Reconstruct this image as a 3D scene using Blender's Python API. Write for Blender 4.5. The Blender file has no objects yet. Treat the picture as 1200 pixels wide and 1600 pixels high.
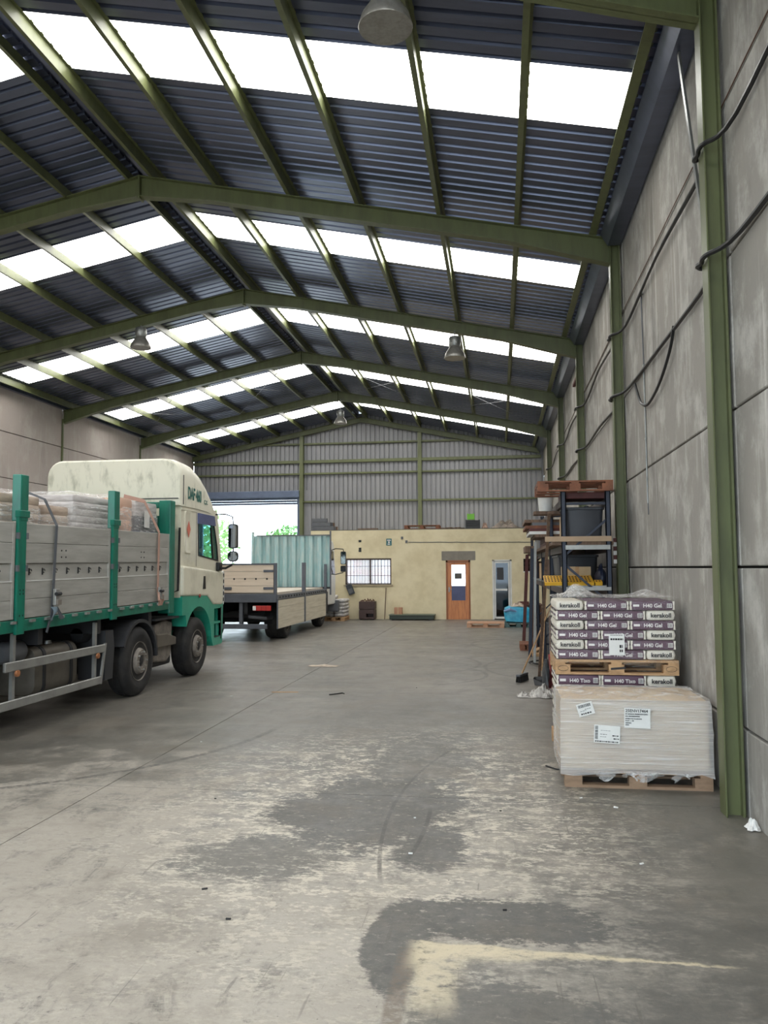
import bpy, bmesh, math, random
from mathutils import Vector, Matrix

random.seed(7)
PI = math.pi
scn = bpy.context.scene
COL = scn.collection

# ------------------------------------------------------------------ camera
FPX, YAW, PITCH, ROLL = 1260.6, 0.1415, 0.0698, -0.0054
fw = Vector((-math.sin(YAW) * math.cos(PITCH), math.cos(YAW) * math.cos(PITCH), math.sin(PITCH)))
rt = Vector((math.cos(YAW), math.sin(YAW), 0)); up = rt.cross(fw)
r2 = rt * math.cos(ROLL) + up * math.sin(ROLL); u2 = up * math.cos(ROLL) - rt * math.sin(ROLL)
cam = bpy.data.cameras.new('camera'); co = bpy.data.objects.new('camera', cam); COL.objects.link(co)
cam.sensor_fit = 'HORIZONTAL'; cam.sensor_width = 36.0; cam.lens = FPX / 1200 * 36.0
cam.clip_start = 0.05; cam.clip_end = 500
M = Matrix((( r2.x, u2.x, -fw.x, 0), (r2.y, u2.y, -fw.y, 0), (r2.z, u2.z, -fw.z, 1.85), (0, 0, 0, 1)))
co.matrix_world = M
scn.camera = co

# ------------------------------------------------------------------ light
w = bpy.data.worlds.new('sky'); scn.world = w; w.use_nodes = True
bg = w.node_tree.nodes['Background']; bg.inputs[0].default_value = (0.76, 0.89, 1.0, 1); bg.inputs[1].default_value = 5.0
SKYLIGHT = 6.0
vs = scn.view_settings
vs.view_transform = 'Standard'; vs.look = 'None'; vs.gamma = 1.0; vs.exposure = 0.32; vs.use_curve_mapping = False

# ------------------------------------------------------------------ helpers
def lin(c):
    return tuple(((v / 255) / 12.92 if v / 255 <= .04045 else ((v / 255 + .055) / 1.055) ** 2.4) for v in c)

class Nt:
    """small node-tree writer"""
    def __init__(s, m):
        s.t = m.node_tree; s.n = s.t.nodes; s.l = s.t.links
    def new(s, k, **kw):
        n = s.n.new(k)
        for a, v in kw.items(): setattr(n, a, v)
        return n
    def put(s, sock, v):
        if isinstance(v, bpy.types.NodeSocket): s.l.new(v, sock)
        elif v is not None:
            if hasattr(sock.default_value, '__len__') and isinstance(v, (tuple, list)) and len(v) == 3 and len(sock.default_value) == 4: v = tuple(v) + (1,)
            sock.default_value = v
    def math(s, op, a, b=0.0, c=None, clamp=False):
        n = s.new('ShaderNodeMath', operation=op, use_clamp=clamp); s.put(n.inputs[0], a); s.put(n.inputs[1], b)
        if c is not None: s.put(n.inputs[2], c)
        return n.outputs[0]
    def pos(s):
        if not hasattr(s, '_p'): s._p = s.new('ShaderNodeNewGeometry').outputs['Position']
        return s._p
    def xyz(s):
        if not hasattr(s, '_x'):
            n = s.new('ShaderNodeSeparateXYZ'); s.l.new(s.pos(), n.inputs[0]); s._x = n.outputs
        return s._x
    def scaled(s, sc):
        n = s.new('ShaderNodeVectorMath', operation='MULTIPLY'); s.l.new(s.pos(), n.inputs[0]); n.inputs[1].default_value = sc
        return n.outputs[0]
    def noise(s, scale, detail=4, rough=.55, vec=None, dist=0):
        n = s.new('ShaderNodeTexNoise'); s.l.new(vec or s.pos(), n.inputs['Vector']); n.inputs['Scale'].default_value = scale
        n.inputs['Detail'].default_value = detail; n.inputs['Roughness'].default_value = rough; n.inputs['Distortion'].default_value = dist
        return n.outputs['Fac']
    def step(s, v, a, b):
        n = s.new('ShaderNodeMapRange', interpolation_type='SMOOTHSTEP'); s.put(n.inputs[0], v); n.inputs[1].default_value = a; n.inputs[2].default_value = b
        return n.outputs[0]
    def mix(s, f, a, b):
        n = s.new('ShaderNodeMix', data_type='RGBA'); s.put(n.inputs[0], f); s.put(n.inputs[6], a); s.put(n.inputs[7], b)
        return n.outputs[2]
    def bump(s, h, strength=.3, dist=.01):
        n = s.new('ShaderNodeBump'); s.l.new(h, n.inputs['Height']); n.inputs['Strength'].default_value = strength; n.inputs['Distance'].default_value = dist
        return n.outputs[0]

def blank(name):
    m = bpy.data.materials.new(name); m.use_nodes = True
    return m, Nt(m), m.node_tree.nodes['Principled BSDF']

def mat(name, col, rough=.6, metal=0.0, col2=None, var=.5, scale=3.0, bump=0.0, bscale=40.0, spec=.5, stretch=(1, 1, 1), lo=.35, hi=.7):
    """procedural base: two colours mixed by noise in world space, optional fine relief"""
    m, t, b = blank(name)
    c1 = lin(col); c2 = lin(col2) if col2 else tuple(v * .72 for v in c1)
    n = t.noise(scale, 6, .6, t.scaled(stretch))
    f = t.math('MULTIPLY', t.step(n, lo, hi), var)
    t.put(b.inputs['Base Color'], t.mix(f, c1, c2))
    b.inputs['Roughness'].default_value = rough; b.inputs['Metallic'].default_value = metal
    b.inputs['Specular IOR Level'].default_value = spec
    if bump: t.l.new(t.bump(t.noise(bscale, 4, .6, t.scaled(stretch)), bump, .01), b.inputs['Normal'])
    return m

ORG = {}
class MB:
    """collects shapes, builds ONE mesh object"""
    def __init__(s): s.v = []; s.f = []; s.sm = False
    def add(s, vs, fs):
        o = len(s.v); s.v += [Vector(p) for p in vs]; s.f += [tuple(i + o for i in f) for f in fs]; return s
    def box(s, x0, x1, y0, y1, z0, z1):
        return s.add([(x0, y0, z0), (x1, y0, z0), (x1, y1, z0), (x0, y1, z0), (x0, y0, z1), (x1, y0, z1), (x1, y1, z1), (x0, y1, z1)],
                     [(0, 3, 2, 1), (4, 5, 6, 7), (0, 1, 5, 4), (1, 2, 6, 5), (2, 3, 7, 6), (3, 0, 4, 7)])
    def prism(s, poly, ax, a, b):
        """poly in the other two axes (order XYZ without ax) extruded a..b along ax"""
        n = len(poly)
        def P(p, t): return {'X': (t, p[0], p[1]), 'Y': (p[0], t, p[1]), 'Z': (p[0], p[1], t)}[ax]
        return s.add([P(p, a) for p in poly] + [P(p, b) for p in poly],
                     [tuple(range(n))[::-1], tuple(range(n, 2 * n))] + [(i, (i + 1) % n, n + (i + 1) % n, n + i) for i in range(n)])
    def tube(s, path, r, n=8, cap=True):
        path = [Vector(p) for p in path]; k = len(path); rings = []
        rr = r if isinstance(r, (list, tuple)) else [r] * k
        for i, p in enumerate(path):
            d = (path[min(i + 1, k - 1)] - path[max(i - 1, 0)]).normalized()
            a = Vector((0, 0, 1)) if abs(d.z) < .9 else Vector((1, 0, 0))
            x = d.cross(a).normalized(); y = d.cross(x)
            rings.append([p + (x * math.cos(2 * PI * j / n) + y * math.sin(2 * PI * j / n)) * rr[i] for j in range(n)])
        vs = [q for ring in rings for q in ring]; fs = []
        for i in range(k - 1):
            for j in range(n): fs.append((i * n + j, i * n + (j + 1) % n, (i + 1) * n + (j + 1) % n, (i + 1) * n + j))
        if cap: fs += [tuple(range(n))[::-1], tuple(range((k - 1) * n, k * n))]
        return s.add(vs, fs)
    def bar(s, p, q, w, h, roll=(0, 0, 1)):
        p, q = Vector(p), Vector(q); d = (q - p).normalized(); a = Vector(roll)
        if abs(d.dot(a)) > .99: a = Vector((1, 0, 0))
        x = d.cross(a).normalized() * (w / 2); y = x.cross(d).normalized() * (h / 2)
        c = [-x - y, x - y, x + y, -x + y]
        return s.add([p + k for k in c] + [q + k for k in c], [(0, 3, 2, 1), (4, 5, 6, 7), (0, 1, 5, 4), (1, 2, 6, 5), (2, 3, 7, 6), (3, 0, 4, 7)])
    def lathe(s, prof, c, ax='Z', n=24):
        """prof: (radius, offset along ax)"""
        c = Vector(c); vs = []; fs = []
        for r, h in prof:
            for j in range(n):
                a = 2 * PI * j / n; u, v = r * math.cos(a), r * math.sin(a)
                vs.append(c + Vector({'Z': (u, v, h), 'X': (h, u, v), 'Y': (u, h, v)}[ax]))
        k = len(prof)
        for i in range(k - 1):
            for j in range(n): fs.append((i * n + j, i * n + (j + 1) % n, (i + 1) * n + (j + 1) % n, (i + 1) * n + j))
        if prof[0][0] > 1e-4: fs.append(tuple(range(n))[::-1])
        if prof[-1][0] > 1e-4: fs.append(tuple(range((k - 1) * n, k * n)))
        return s.add(vs, fs)
    def loft(s, rings, cap=True):
        n = len(rings[0]); vs = [q for r in rings for q in r]; fs = []
        for i in range(len(rings) - 1):
            for j in range(n): fs.append((i * n + j, i * n + (j + 1) % n, (i + 1) * n + (j + 1) % n, (i + 1) * n + j))
        if cap: fs += [tuple(range(n))[::-1], tuple(range((len(rings) - 1) * n, len(rings) * n))]
        return s.add(vs, fs)
    def grid(s, fn, nu, nv):
        vs = [fn(i / nu, j / nv) for j in range(nv + 1) for i in range(nu + 1)]
        fs = [(j * (nu + 1) + i, j * (nu + 1) + i + 1, (j + 1) * (nu + 1) + i + 1, (j + 1) * (nu + 1) + i) for j in range(nv) for i in range(nu)]
        return s.add(vs, fs)
    def smooth(s): s.sm = True; return s
    def xf(s, fn): s.v = [Vector(fn(p)) for p in s.v]; return s
    def build(s, name, m, parent=None, bevel=0, seg=2, subd=0, fix=True):
        if parent is None:
            xs = [p.x for p in s.v]; ys = [p.y for p in s.v]; zs = [p.z for p in s.v]
            org = Vector(((min(xs) + max(xs)) / 2, (min(ys) + max(ys)) / 2, min(zs)))
        else: org = ORG[parent.name]
        me = bpy.data.meshes.new(name); me.from_pydata([p - org for p in s.v], [], s.f)
        if fix:
            bm = bmesh.new(); bm.from_mesh(me); bmesh.ops.recalc_face_normals(bm, faces=bm.faces); bm.to_mesh(me); bm.free()
        if s.sm:
            me.polygons.foreach_set('use_smooth', [True] * len(me.polygons))
            try: me.set_sharp_from_angle(angle=math.radians(40))
            except Exception: pass
        me.materials.append(m); me.update()
        o = bpy.data.objects.new(name, me); COL.objects.link(o)
        ORG[o.name] = org
        if parent is None: o.location = org
        else: o.parent = parent
        if bevel:
            b = o.modifiers.new('bevel', 'BEVEL'); b.width = bevel; b.segments = seg; b.limit_method = 'ANGLE'; b.angle_limit = .6
        if subd:
            b = o.modifiers.new('subdivision', 'SUBSURF'); b.levels = subd; b.render_levels = subd
        return o

def tag(o, label, cat=None, group=None):
    o['label'] = label
    if cat: o['category'] = cat
    if group: o['group'] = group
    return o
def thing(name, label, cat, loc, group=None):
    o = bpy.data.objects.new(name, None); COL.objects.link(o); o.location = loc; o.empty_display_size = .2
    ORG[o.name] = Vector(loc); tag(o, label, cat, group); return o
def struct(o): o['kind'] = 'structure'; return o
def copy_tree(o, parent=None, loc=None, rotz=None, label=None, group=None):
    c = o.copy(); COL.objects.link(c); c.parent = parent; ORG[c.name] = ORG[o.name]
    if loc is not None: c.location = loc
    if rotz is not None: c.rotation_euler = (0, 0, rotz)
    if label: c['label'] = label
    if group: c['group'] = group
    for ch in list(o.children): copy_tree(ch, c)
    return c

def lettering(text, size, m, origin, xdir, ydir, parent, name='lettering', align='LEFT', squeeze=1.0, shear=0.0, ext=.001, bold=0.0):
    """flat raised letters; origin = baseline start, xdir = reading direction, ydir = up"""
    cu = bpy.data.curves.new(name, 'FONT'); cu.body = text; cu.size = size; cu.extrude = ext; cu.align_x = align; cu.resolution_u = 3; cu.shear = shear; cu.offset = bold
    tmp = bpy.data.objects.new('tmp_text', cu); COL.objects.link(tmp)
    bpy.context.view_layer.update()
    me = bpy.data.meshes.new_from_object(tmp.evaluated_get(bpy.context.evaluated_depsgraph_get()))
    bpy.data.objects.remove(tmp); bpy.data.curves.remove(cu)
    x = Vector(xdir).normalized(); y = Vector(ydir).normalized(); z = x.cross(y)
    org = ORG[parent.name]; o0 = Vector(origin) - org
    for v in me.vertices: v.co = o0 + x * (v.co.x * squeeze) + y * v.co.y + z * v.co.z
    me.materials.clear(); me.materials.append(m); me.name = name
    o = bpy.data.objects.new(name, me); COL.objects.link(o); o.parent = parent; ORG[o.name] = org
    return o

def rpoly(x0, x1, z0, z1, r, n=4):
    """rounded rectangle outline"""
    out = []
    for cx, cz, a0 in ((x1 - r, z0 + r, -PI / 2), (x1 - r, z1 - r, 0), (x0 + r, z1 - r, PI / 2), (x0 + r, z0 + r, PI)):
        for i in range(n + 1):
            a = a0 + PI / 2 * i / n; out.append((cx + r * math.cos(a), cz + r * math.sin(a)))
    return out

# ------------------------------------------------------------------ materials
GREEN = mat('green_paint_steel', (95, 101, 65), .45, col2=(78, 82, 54), var=.7, scale=2.5, stretch=(3, 3, .6))
GREEN_DK = GREEN
PURL = GREEN
GALV = mat('galvanised_steel', (150, 152, 150), .4, metal=.7, col2=(110, 112, 110), scale=6)
DARK = mat('dark_chassis', (34, 35, 38), .6, col2=(22, 22, 24), scale=5)
BLACK = mat('black_rubber', (30, 30, 31), .8, col2=(52, 49, 46), var=.8, scale=6, bump=.2)
BLACKP = mat('black_plastic', (26, 27, 29), .45)
TEAL = mat('teal_truck_paint', (10, 114, 92), .35, col2=(22, 84, 72), var=.7, scale=4, stretch=(2, 2, .7))
TEAL2 = mat('teal_cab_paint', (48, 158, 132), .3, col2=(36, 134, 112), scale=2)
CREAM = mat('cream_cab_paint', (224, 220, 200), .35, col2=(176, 172, 150), var=.55, scale=2.2, lo=.45, hi=.75)
ALU = mat('aluminium_board', (178, 177, 171), .48, metal=.25, col2=(140, 138, 131), var=.6, scale=3, stretch=(3, .4, 3))
ALU_DK = ALU
STEEL = mat('steel_rail', (160, 160, 156), .45, metal=.5, col2=(120, 120, 116), scale=4)
RIMM = mat('dusty_rim', (134, 127, 118), .65, metal=.1, col2=(94, 88, 82), var=.8, scale=9)
TANK = mat('dusty_tank', (104, 98, 88), .55, metal=.25, col2=(72, 68, 62), scale=5)
WOODB = mat('pale_side_board', (208, 200, 180), .65, col2=(182, 172, 150), var=.6, scale=3, stretch=(1, .5, 6))
PALLET = mat('pallet_wood', (196, 158, 116), .75, col2=(150, 116, 84), var=.7, scale=6, stretch=(1.5, 5, 5), bump=.2)
PALLET_DK = mat('old_pallet_wood', (134, 86, 62), .8, col2=(92, 62, 48), var=.8, scale=6, bump=.2)
TIMBER = mat('grey_timber', (122, 98, 80), .8, col2=(84, 70, 60), var=.8, scale=5, stretch=(6, 6, 1))
BROWN = mat('brown_board', (92, 62, 46), .7, col2=(70, 48, 38), scale=4, stretch=(5, 5, 1))
CARD = mat('cardboard', (196, 170, 134), .8, col2=(170, 142, 108), scale=4)
WHITE = mat('white_paint', (222, 222, 218), .45, col2=(196, 196, 190), scale=4)
PAPER = mat('white_paper', (226, 226, 222), .7, col2=(212, 212, 208), scale=9)
INK = mat('black_ink', (24, 24, 26), .6)
NAVY = mat('rack_blue_steel', (32, 40, 58), .5, col2=(26, 31, 43), scale=6)
RED = mat('red_plastic', (168, 24, 40), .4)
YELLOW = mat('yellow_paint', (222, 172, 44), .5, col2=(190, 140, 34), scale=8)
BLUEBAG = mat('blue_plastic', (28, 36, 58), .4, col2=(22, 27, 40), scale=8, bump=.4, bscale=20)
GREYP = mat('grey_plastic', (96, 98, 102), .5, col2=(74, 76, 80), scale=5)
DKP = mat('dark_grey_tub', (46, 48, 54), .5, col2=(36, 37, 42), scale=5)
RUST = mat('rust_red_steel', (88, 42, 38), .65, col2=(60, 32, 30), scale=7)
CYAN = mat('cyan_wrap', (40, 150, 190), .3, col2=(70, 186, 214), var=.8, scale=7, bump=.5, bscale=18)
CLOTH = mat('beige_sack', (186, 172, 156), .9, col2=(140, 126, 112), scale=10, bump=.5, bscale=25)

def concrete_panel(name, base, pale, dark, warm):
    m, t, b = blank(name)
    big = t.noise(.45, 5, .6); streak = t.noise(2.6, 6, .65, t.scaled((1, 2.2, .16))); fine = t.noise(22, 6, .7)
    c = t.mix(t.step(big, .35, .68), lin(base), lin(warm))
    blot = t.noise(1.7, 7, .7, t.scaled((1, 1, .8)))
    c = t.mix(t.math('MULTIPLY', t.step(blot, .46, .66), .55), c, lin(pale))
    c = t.mix(t.math('MULTIPLY', t.step(streak, .54, .74), t.math('MULTIPLY', t.step(big, .30, .58), .8)), c, lin(pale))
    c = t.mix(t.math('MULTIPLY', t.step(t.noise(5.5, 5, .6, t.scaled((1, 3, .14))), .60, .70), t.math('MULTIPLY', t.step(blot, .42, .6), .6)), c, lin(pale))
    c = t.mix(t.math('MULTIPLY', t.step(t.noise(1.3, 6, .7, t.scaled((1, 1.4, .35))), .55, .72), .55), c, lin(dark))
    c = t.mix(t.math('MULTIPLY', t.step(fine, .55, .75), .25), c, lin(dark))
    t.put(b.inputs['Base Color'], c); b.inputs['Roughness'].default_value = .85
    t.l.new(t.bump(fine, .25, .01), b.inputs['Normal'])
    return m
CONC_R = concrete_panel('concrete_panel_right', (140, 137, 131), (200, 198, 192), (98, 96, 91), (154, 149, 141))
CONC_L = concrete_panel('concrete_panel_left', (158, 149, 143), (176, 170, 163), (134, 126, 120), (164, 153, 146))
GAP = mat('joint_sealant', (48, 44, 40), .9)
CLAD = mat('grey_cladding', (134, 134, 136), .45, metal=.2, col2=(120, 120, 123), scale=2, stretch=(3, 3, .5))
ROOFM = mat('roof_sheet_underside', (101, 107, 128), .29, metal=.7, col2=(79, 84, 99), var=.6, scale=1.2, stretch=(.5, 3, 1))
YWALL = mat('yellow_render', (226, 214, 180), .8, col2=(206, 192, 154), var=.8, scale=1.6, bump=.25, bscale=14)
ORANGE_DOOR = mat('orange_varnished_door', (206, 134, 78), .4, col2=(172, 102, 58), var=.8, scale=3, stretch=(8, 8, .8))

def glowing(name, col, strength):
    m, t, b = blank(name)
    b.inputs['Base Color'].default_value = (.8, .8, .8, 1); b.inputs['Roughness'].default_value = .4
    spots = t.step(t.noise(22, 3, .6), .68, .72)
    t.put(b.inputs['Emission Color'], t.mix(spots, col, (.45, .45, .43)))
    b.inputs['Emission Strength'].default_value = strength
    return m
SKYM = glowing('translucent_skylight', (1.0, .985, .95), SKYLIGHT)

def glass(name, tint, alpha_t, rough=.03):
    m = bpy.data.materials.new(name); m.use_nodes = True; t = Nt(m); t.n.clear()
    o = t.new('ShaderNodeOutputMaterial'); mx = t.new('ShaderNodeMixShader'); tr = t.new('ShaderNodeBsdfTransparent'); gl = t.new('ShaderNodeBsdfGlossy')
    tr.inputs[0].default_value = tint + (1,); gl.inputs['Roughness'].default_value = rough; gl.inputs[0].default_value = (.9, .95, 1, 1)
    mx.inputs[0].default_value = alpha_t; t.l.new(tr.outputs[0], mx.inputs[1]); t.l.new(gl.outputs[0], mx.inputs[2]); t.l.new(mx.outputs[0], o.inputs[0])
    return m
GLASS = glass('cab_window_glass', (.62, .80, .80), .10)
MIRROR = glass('coated_pane', (.25, .25, .3), .72, .06)

def film(name, body, streak_scale, sx, lo, hi, col=(.86, .85, .83), amp=.55):
    """stretch wrap: clear film whose wrinkles catch light"""
    m = bpy.data.materials.new(name); m.use_nodes = True; t = Nt(m); t.n.clear()
    o = t.new('ShaderNodeOutputMaterial'); mx = t.new('ShaderNodeMixShader'); tr = t.new('ShaderNodeBsdfTransparent'); p = t.new('ShaderNodeBsdfPrincipled')
    p.inputs['Base Color'].default_value = col + (1,); p.inputs['Roughness'].default_value = .22; p.inputs['Specular IOR Level'].default_value = .8
    n = t.noise(streak_scale, 5, .65, t.scaled(sx), .4)
    f = t.math('ADD', t.math('MULTIPLY', t.step(n, lo, hi), amp), body, clamp=True)
    t.l.new(t.bump(n, .7, .03), p.inputs['Normal'])
    t.l.new(f, mx.inputs[0]); t.l.new(tr.outputs[0], mx.inputs[1]); t.l.new(p.outputs[0], mx.inputs[2]); t.l.new(mx.outputs[0], o.inputs[0])
    return m
FILM = film('stretch_film', .05, 5, (1.2, 1.2, 9), .56, .76, amp=.28)
FILM_LOAD = film('stretch_film_dusty', .22, 5, (1.4, 1.4, 7), .48, .70, amp=.5)
FILM_BOX = film('stretch_film_milky', .40, 3.2, (.40, .40, 20), .46, .70, amp=.40)
FILM_TOP = film('stretch_film_crumpled', .26, 7, (1, 1, 1), .46, .68, amp=.45)

def floor_material():
    m, t, b = blank('worn_concrete_floor')
    x, y, z = t.xyz(); mth = t.math
    n1 = t.noise(.55, 6, .62); n2 = t.noise(2.2, 7, .68); n3 = t.noise(14, 6, .72); nf = t.noise(60, 4, .7)
    ns = t.noise(3.0, 7, .72, t.scaled((1, .42, 1)))
    fl = t.noise(7, 8, .75, t.scaled((.8, 1.3, 1)))
    warp = mth('ADD', mth('MULTIPLY', mth('SUBTRACT', n2, .5), 1.1), mth('MULTIPLY', mth('SUBTRACT', fl, .5), 1.5))
    def blob(cx, cy, rx, ry, w=.16, k=1.0):
        dx = mth('DIVIDE', mth('SUBTRACT', x, cx), rx); dy = mth('DIVIDE', mth('SUBTRACT', y, cy), ry)
        d = mth('SQRT', mth('ADD', mth('MULTIPLY', dx, dx), mth('MULTIPLY', dy, dy)))
        d = mth('ADD', d, mth('MULTIPLY', warp, k)) if k else d
        return t.step(d, 1 + w, 1 - w)
    def arc(cx, cy, r, wd, y0, y1, x0=-99, x1=99):
        dx = mth('SUBTRACT', x, cx); dy = mth('SUBTRACT', y, cy)
        d = mth('ABSOLUTE', mth('SUBTRACT', mth('SQRT', mth('ADD', mth('MULTIPLY', dx, dx), mth('MULTIPLY', dy, dy))), r))
        f = mth('MULTIPLY', t.step(d, wd, wd * .4), mth('MULTIPLY', t.step(y, y0 - .2, y0 + .2), t.step(y, y1 + .2, y1 - .2)))
        f = mth('MULTIPLY', f, mth('MULTIPLY', mth('GREATER_THAN', x, x0), mth('LESS_THAN', x, x1)))
        return mth('MULTIPLY', f, t.step(n3, .3, .6))
    mx_ = lambda a, c: mth('MAXIMUM', a, c)
    flk = t.noise(26, 5, .7, t.scaled((.75, 1.35, 1)))
    edge_n = mth('ADD', mth('MULTIPLY', mth('SUBTRACT', fl, .5), 1.4), mth('MULTIPLY', mth('SUBTRACT', flk, .5), 1.1))
    # base tone
    c = t.mix(t.step(n1, .3, .7), lin((101, 98, 91)), lin((119, 114, 106)))
    c = t.mix(mth('MULTIPLY', t.step(ns, .46, .64), .65), c, lin((86, 84, 80)))
    c = t.mix(mth('MULTIPLY', t.step(t.noise(1.1, 6, .7, t.scaled((.45, 1.5, 1))), .52, .68), .45), c, lin((142, 136, 126)))
    # pale worn topping close to the entrance, flaking away in blotches
    pale_zone = mth('MULTIPLY', t.step(y, 10.2, 4.4), t.step(x, 2.2, -.8))
    pf = mth('ADD', mth('MULTIPLY', pale_zone, .66), mth('ADD', mth('MULTIPLY', edge_n, .50), mth('MULTIPLY', mth('SUBTRACT', n2, .5), 1.5)))
    pale = t.step(pf, .20, .62)
    pcol = t.mix(t.step(n1, .35, .65), lin((181, 174, 162)), lin((159, 152, 141)))
    pcol = t.mix(mth('MULTIPLY', t.step(fl, .42, .62), .5), pcol, lin((142, 135, 124)))
    c = t.mix(mth('MULTIPLY', pale, .92), c, pcol)
    smud = t.noise(4.2, 7, .75, t.scaled((1.0, .55, 1)), .7); pits = t.noise(17, 6, .75, t.scaled((.7, 1.2, 1)))
    c = t.mix(mth('MULTIPLY', t.step(smud, .53, .66), .55), c, lin((98, 95, 89)))
    c = t.mix(mth('MULTIPLY', t.step(pits, .56, .66), mth('ADD', .25, mth('MULTIPLY', t.step(smud, .45, .6), .5))), c, lin((84, 81, 76)))
    ring = blob(-.95, 6.4, 1.7, 2.9, .5, .7)
    c = t.mix(mth('MULTIPLY', ring, t.step(mth('ADD', fl, mth('MULTIPLY', flk, .6)), .80, .90)), c, lin((200, 192, 176)))
    # dark bare patches with flaked edges
    def bare(cx, cy, rx, ry, soft=.10, k=.85):
        dx = mth('DIVIDE', mth('SUBTRACT', x, cx), rx); dy = mth('DIVIDE', mth('SUBTRACT', y, cy), ry)
        d = mth('SQRT', mth('ADD', mth('MULTIPLY', dx, dx), mth('MULTIPLY', dy, dy)))
        d = mth('ADD', d, mth('ADD', mth('MULTIPLY', edge_n, k), mth('MULTIPLY', mth('SUBTRACT', n2, .5), 1.3 * k)))
        return t.step(d, 1 + soft, 1 - soft)
    dark = bare(-.95, 6.35, .68, 1.0, .16, 1.0); dark = mx_(dark, mth('MULTIPLY', bare(-.80, 7.9, .50, 1.3, .3, 1.1), .85)); dark = mx_(dark, bare(-1.45, 6.15, .38, .42, .2, 1.0)); dark = mx_(dark, bare(-.50, 5.5, .26, .42, .2, 1.0))
    dark = mx_(dark, mth('MULTIPLY', bare(-1.2, 10.2, 1.0, 1.6, .5, 1.0), .6)); dark = mx_(dark, mth('MULTIPLY', bare(-1.55, 5.2, .5, .4, .3, 1.4), .8))
    dark = mx_(dark, bare(-.02, 4.42, .58, .27)); dark = mx_(dark, bare(-.53, 4.12, .17, .52, .1, .5)); dark = mx_(dark, mth('MULTIPLY', bare(.05, 3.5, .42, .28, .2, .9), .9))
    dark = mx_(dark, mth('MULTIPLY', bare(.85, 3.75, .9, .40, .6, 1.0), .55)); dark = mx_(dark, mth('MULTIPLY', bare(.75, 4.5, .7, .35, .6, 1.0), .5))
    dark = mth('MULTIPLY', dark, mth('SUBTRACT', 1.0, mth('MULTIPLY', t.step(mth('ADD', pits, mth('MULTIPLY', flk, .7)), .92, 1.06), .5)))
    c = t.mix(mth('MULTIPLY', dark, .9), c, t.mix(t.step(n3, .35, .7), lin((70, 71, 69)), lin((92, 90, 85))))
    # brownish dirt in blotches of its own
    c = t.mix(mth('MULTIPLY', t.step(t.noise(.9, 6, .7), .50, .66), .45), c, lin((106, 98, 87)))
    # L of spilled pale mortar dust along an old trench edge
    tx = mth('MULTIPLY', mth('ADD', x, .46), .68); th = mth('ADD', mth('MULTIPLY', mth('POWER', mth('SUBTRACT', 1.0, tx, clamp=True), 2.2), .30), .018)
    edge = mth('SUBTRACT', 4.14, mth('MULTIPLY', mth('SUBTRACT', x, -.4), .05)); dyy = mth('SUBTRACT', edge, mth('ADD', y, mth('MULTIPLY', mth('SUBTRACT', n2, .5), .16)))
    dust = mth('MULTIPLY', t.step(dyy, -.01, .015), t.step(mth('DIVIDE', dyy, th), 1.25, .55))
    dust = mth('MULTIPLY', dust, mth('MULTIPLY', t.step(x, -.50, -.40), t.step(x, 1.12, .95)))
    vert = mth('MULTIPLY', t.step(mth('ABSOLUTE', mth('ADD', mth('ADD', x, .33), mth('MULTIPLY', mth('SUBTRACT', n2, .5), .25))), .13, .05), mth('MULTIPLY', mth('LESS_THAN', y, 4.1), t.step(y, 3.35, 3.7)))
    dust = mx_(dust, mth('MULTIPLY', vert, .8))
    dust = mth('MULTIPLY', dust, mth('MULTIPLY', t.step(n3, .25, .5), t.step(mth('ADD', fl, mth('MULTIPLY', flk, .5)), .52, .76)))
    plank = mth('MULTIPLY', t.step(mth('ABSOLUTE', mth('ADD', x, mth('ADD', .47, mth('MULTIPLY', mth('SUBTRACT', n2, .5), .1)))), .055, .03), mth('MULTIPLY', mth('LESS_THAN', y, 4.06), t.step(flk, .35, .55)))
    c = t.mix(mth('MULTIPLY', plank, .75), c, lin((104, 92, 80)))
    c = t.mix(mth('MULTIPLY', dust, .9), c, lin((204, 191, 162)))
    # tyre marks and scratches
    marks = arc(-6.2, 9.5, 3.6, .055, 5.5, 9.3, -4.6, -2.4); marks = mx_(marks, arc(6.5, 6.2, 7.35, .02, 4.9, 8.4, -2, 0)); marks = mx_(marks, arc(-6.9, 6.1, 6.35, .022, 5.2, 6.4, -2, 0))
    for a in ((-1.6, 14.2, 1.35, .05, 12.4, 15.2, -1, 1), (1.8, 15.4, 2.1, .05, 13, 17.5, -1, .5), (-2.3, 15.8, 1.9, .05, 13.4, 17, -1.2, 1), (-.6, 19, 1.3, .06, 17, 20.5, -.2, 1), (.9, 20, 1.6, .06, 17.5, 22, -2, .2)): marks = mx_(marks, arc(*a))
    c = t.mix(mth('MULTIPLY', marks, .75), c, lin((62, 60, 58)))
    sc = t.step(t.noise(5, 2, .5, t.scaled((6, .35, 1)), .6), .68, .74)
    c = t.mix(mth('MULTIPLY', sc, .45), c, lin((84, 80, 74)))
    sp = t.step(t.noise(38, 2, .5), .73, .77)
    c = t.mix(mth('MULTIPLY', sp, .6), c, lin((58, 56, 52)))
    c = t.mix(mth('MULTIPLY', t.step(nf, .5, .8), .18), c, lin((86, 84, 80)))
    t.put(b.inputs['Base Color'], c)
    ro = mth('ADD', .22, mth('MULTIPLY', n2, .44)); t.put(b.inputs['Roughness'], mth('ADD', ro, mth('MULTIPLY', pale, .12)))
    t.l.new(t.bump(mth('ADD', mth('MULTIPLY', n3, .6), nf), .22, .006), b.inputs['Normal'])
    return m
FLOOR = floor_material()

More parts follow.
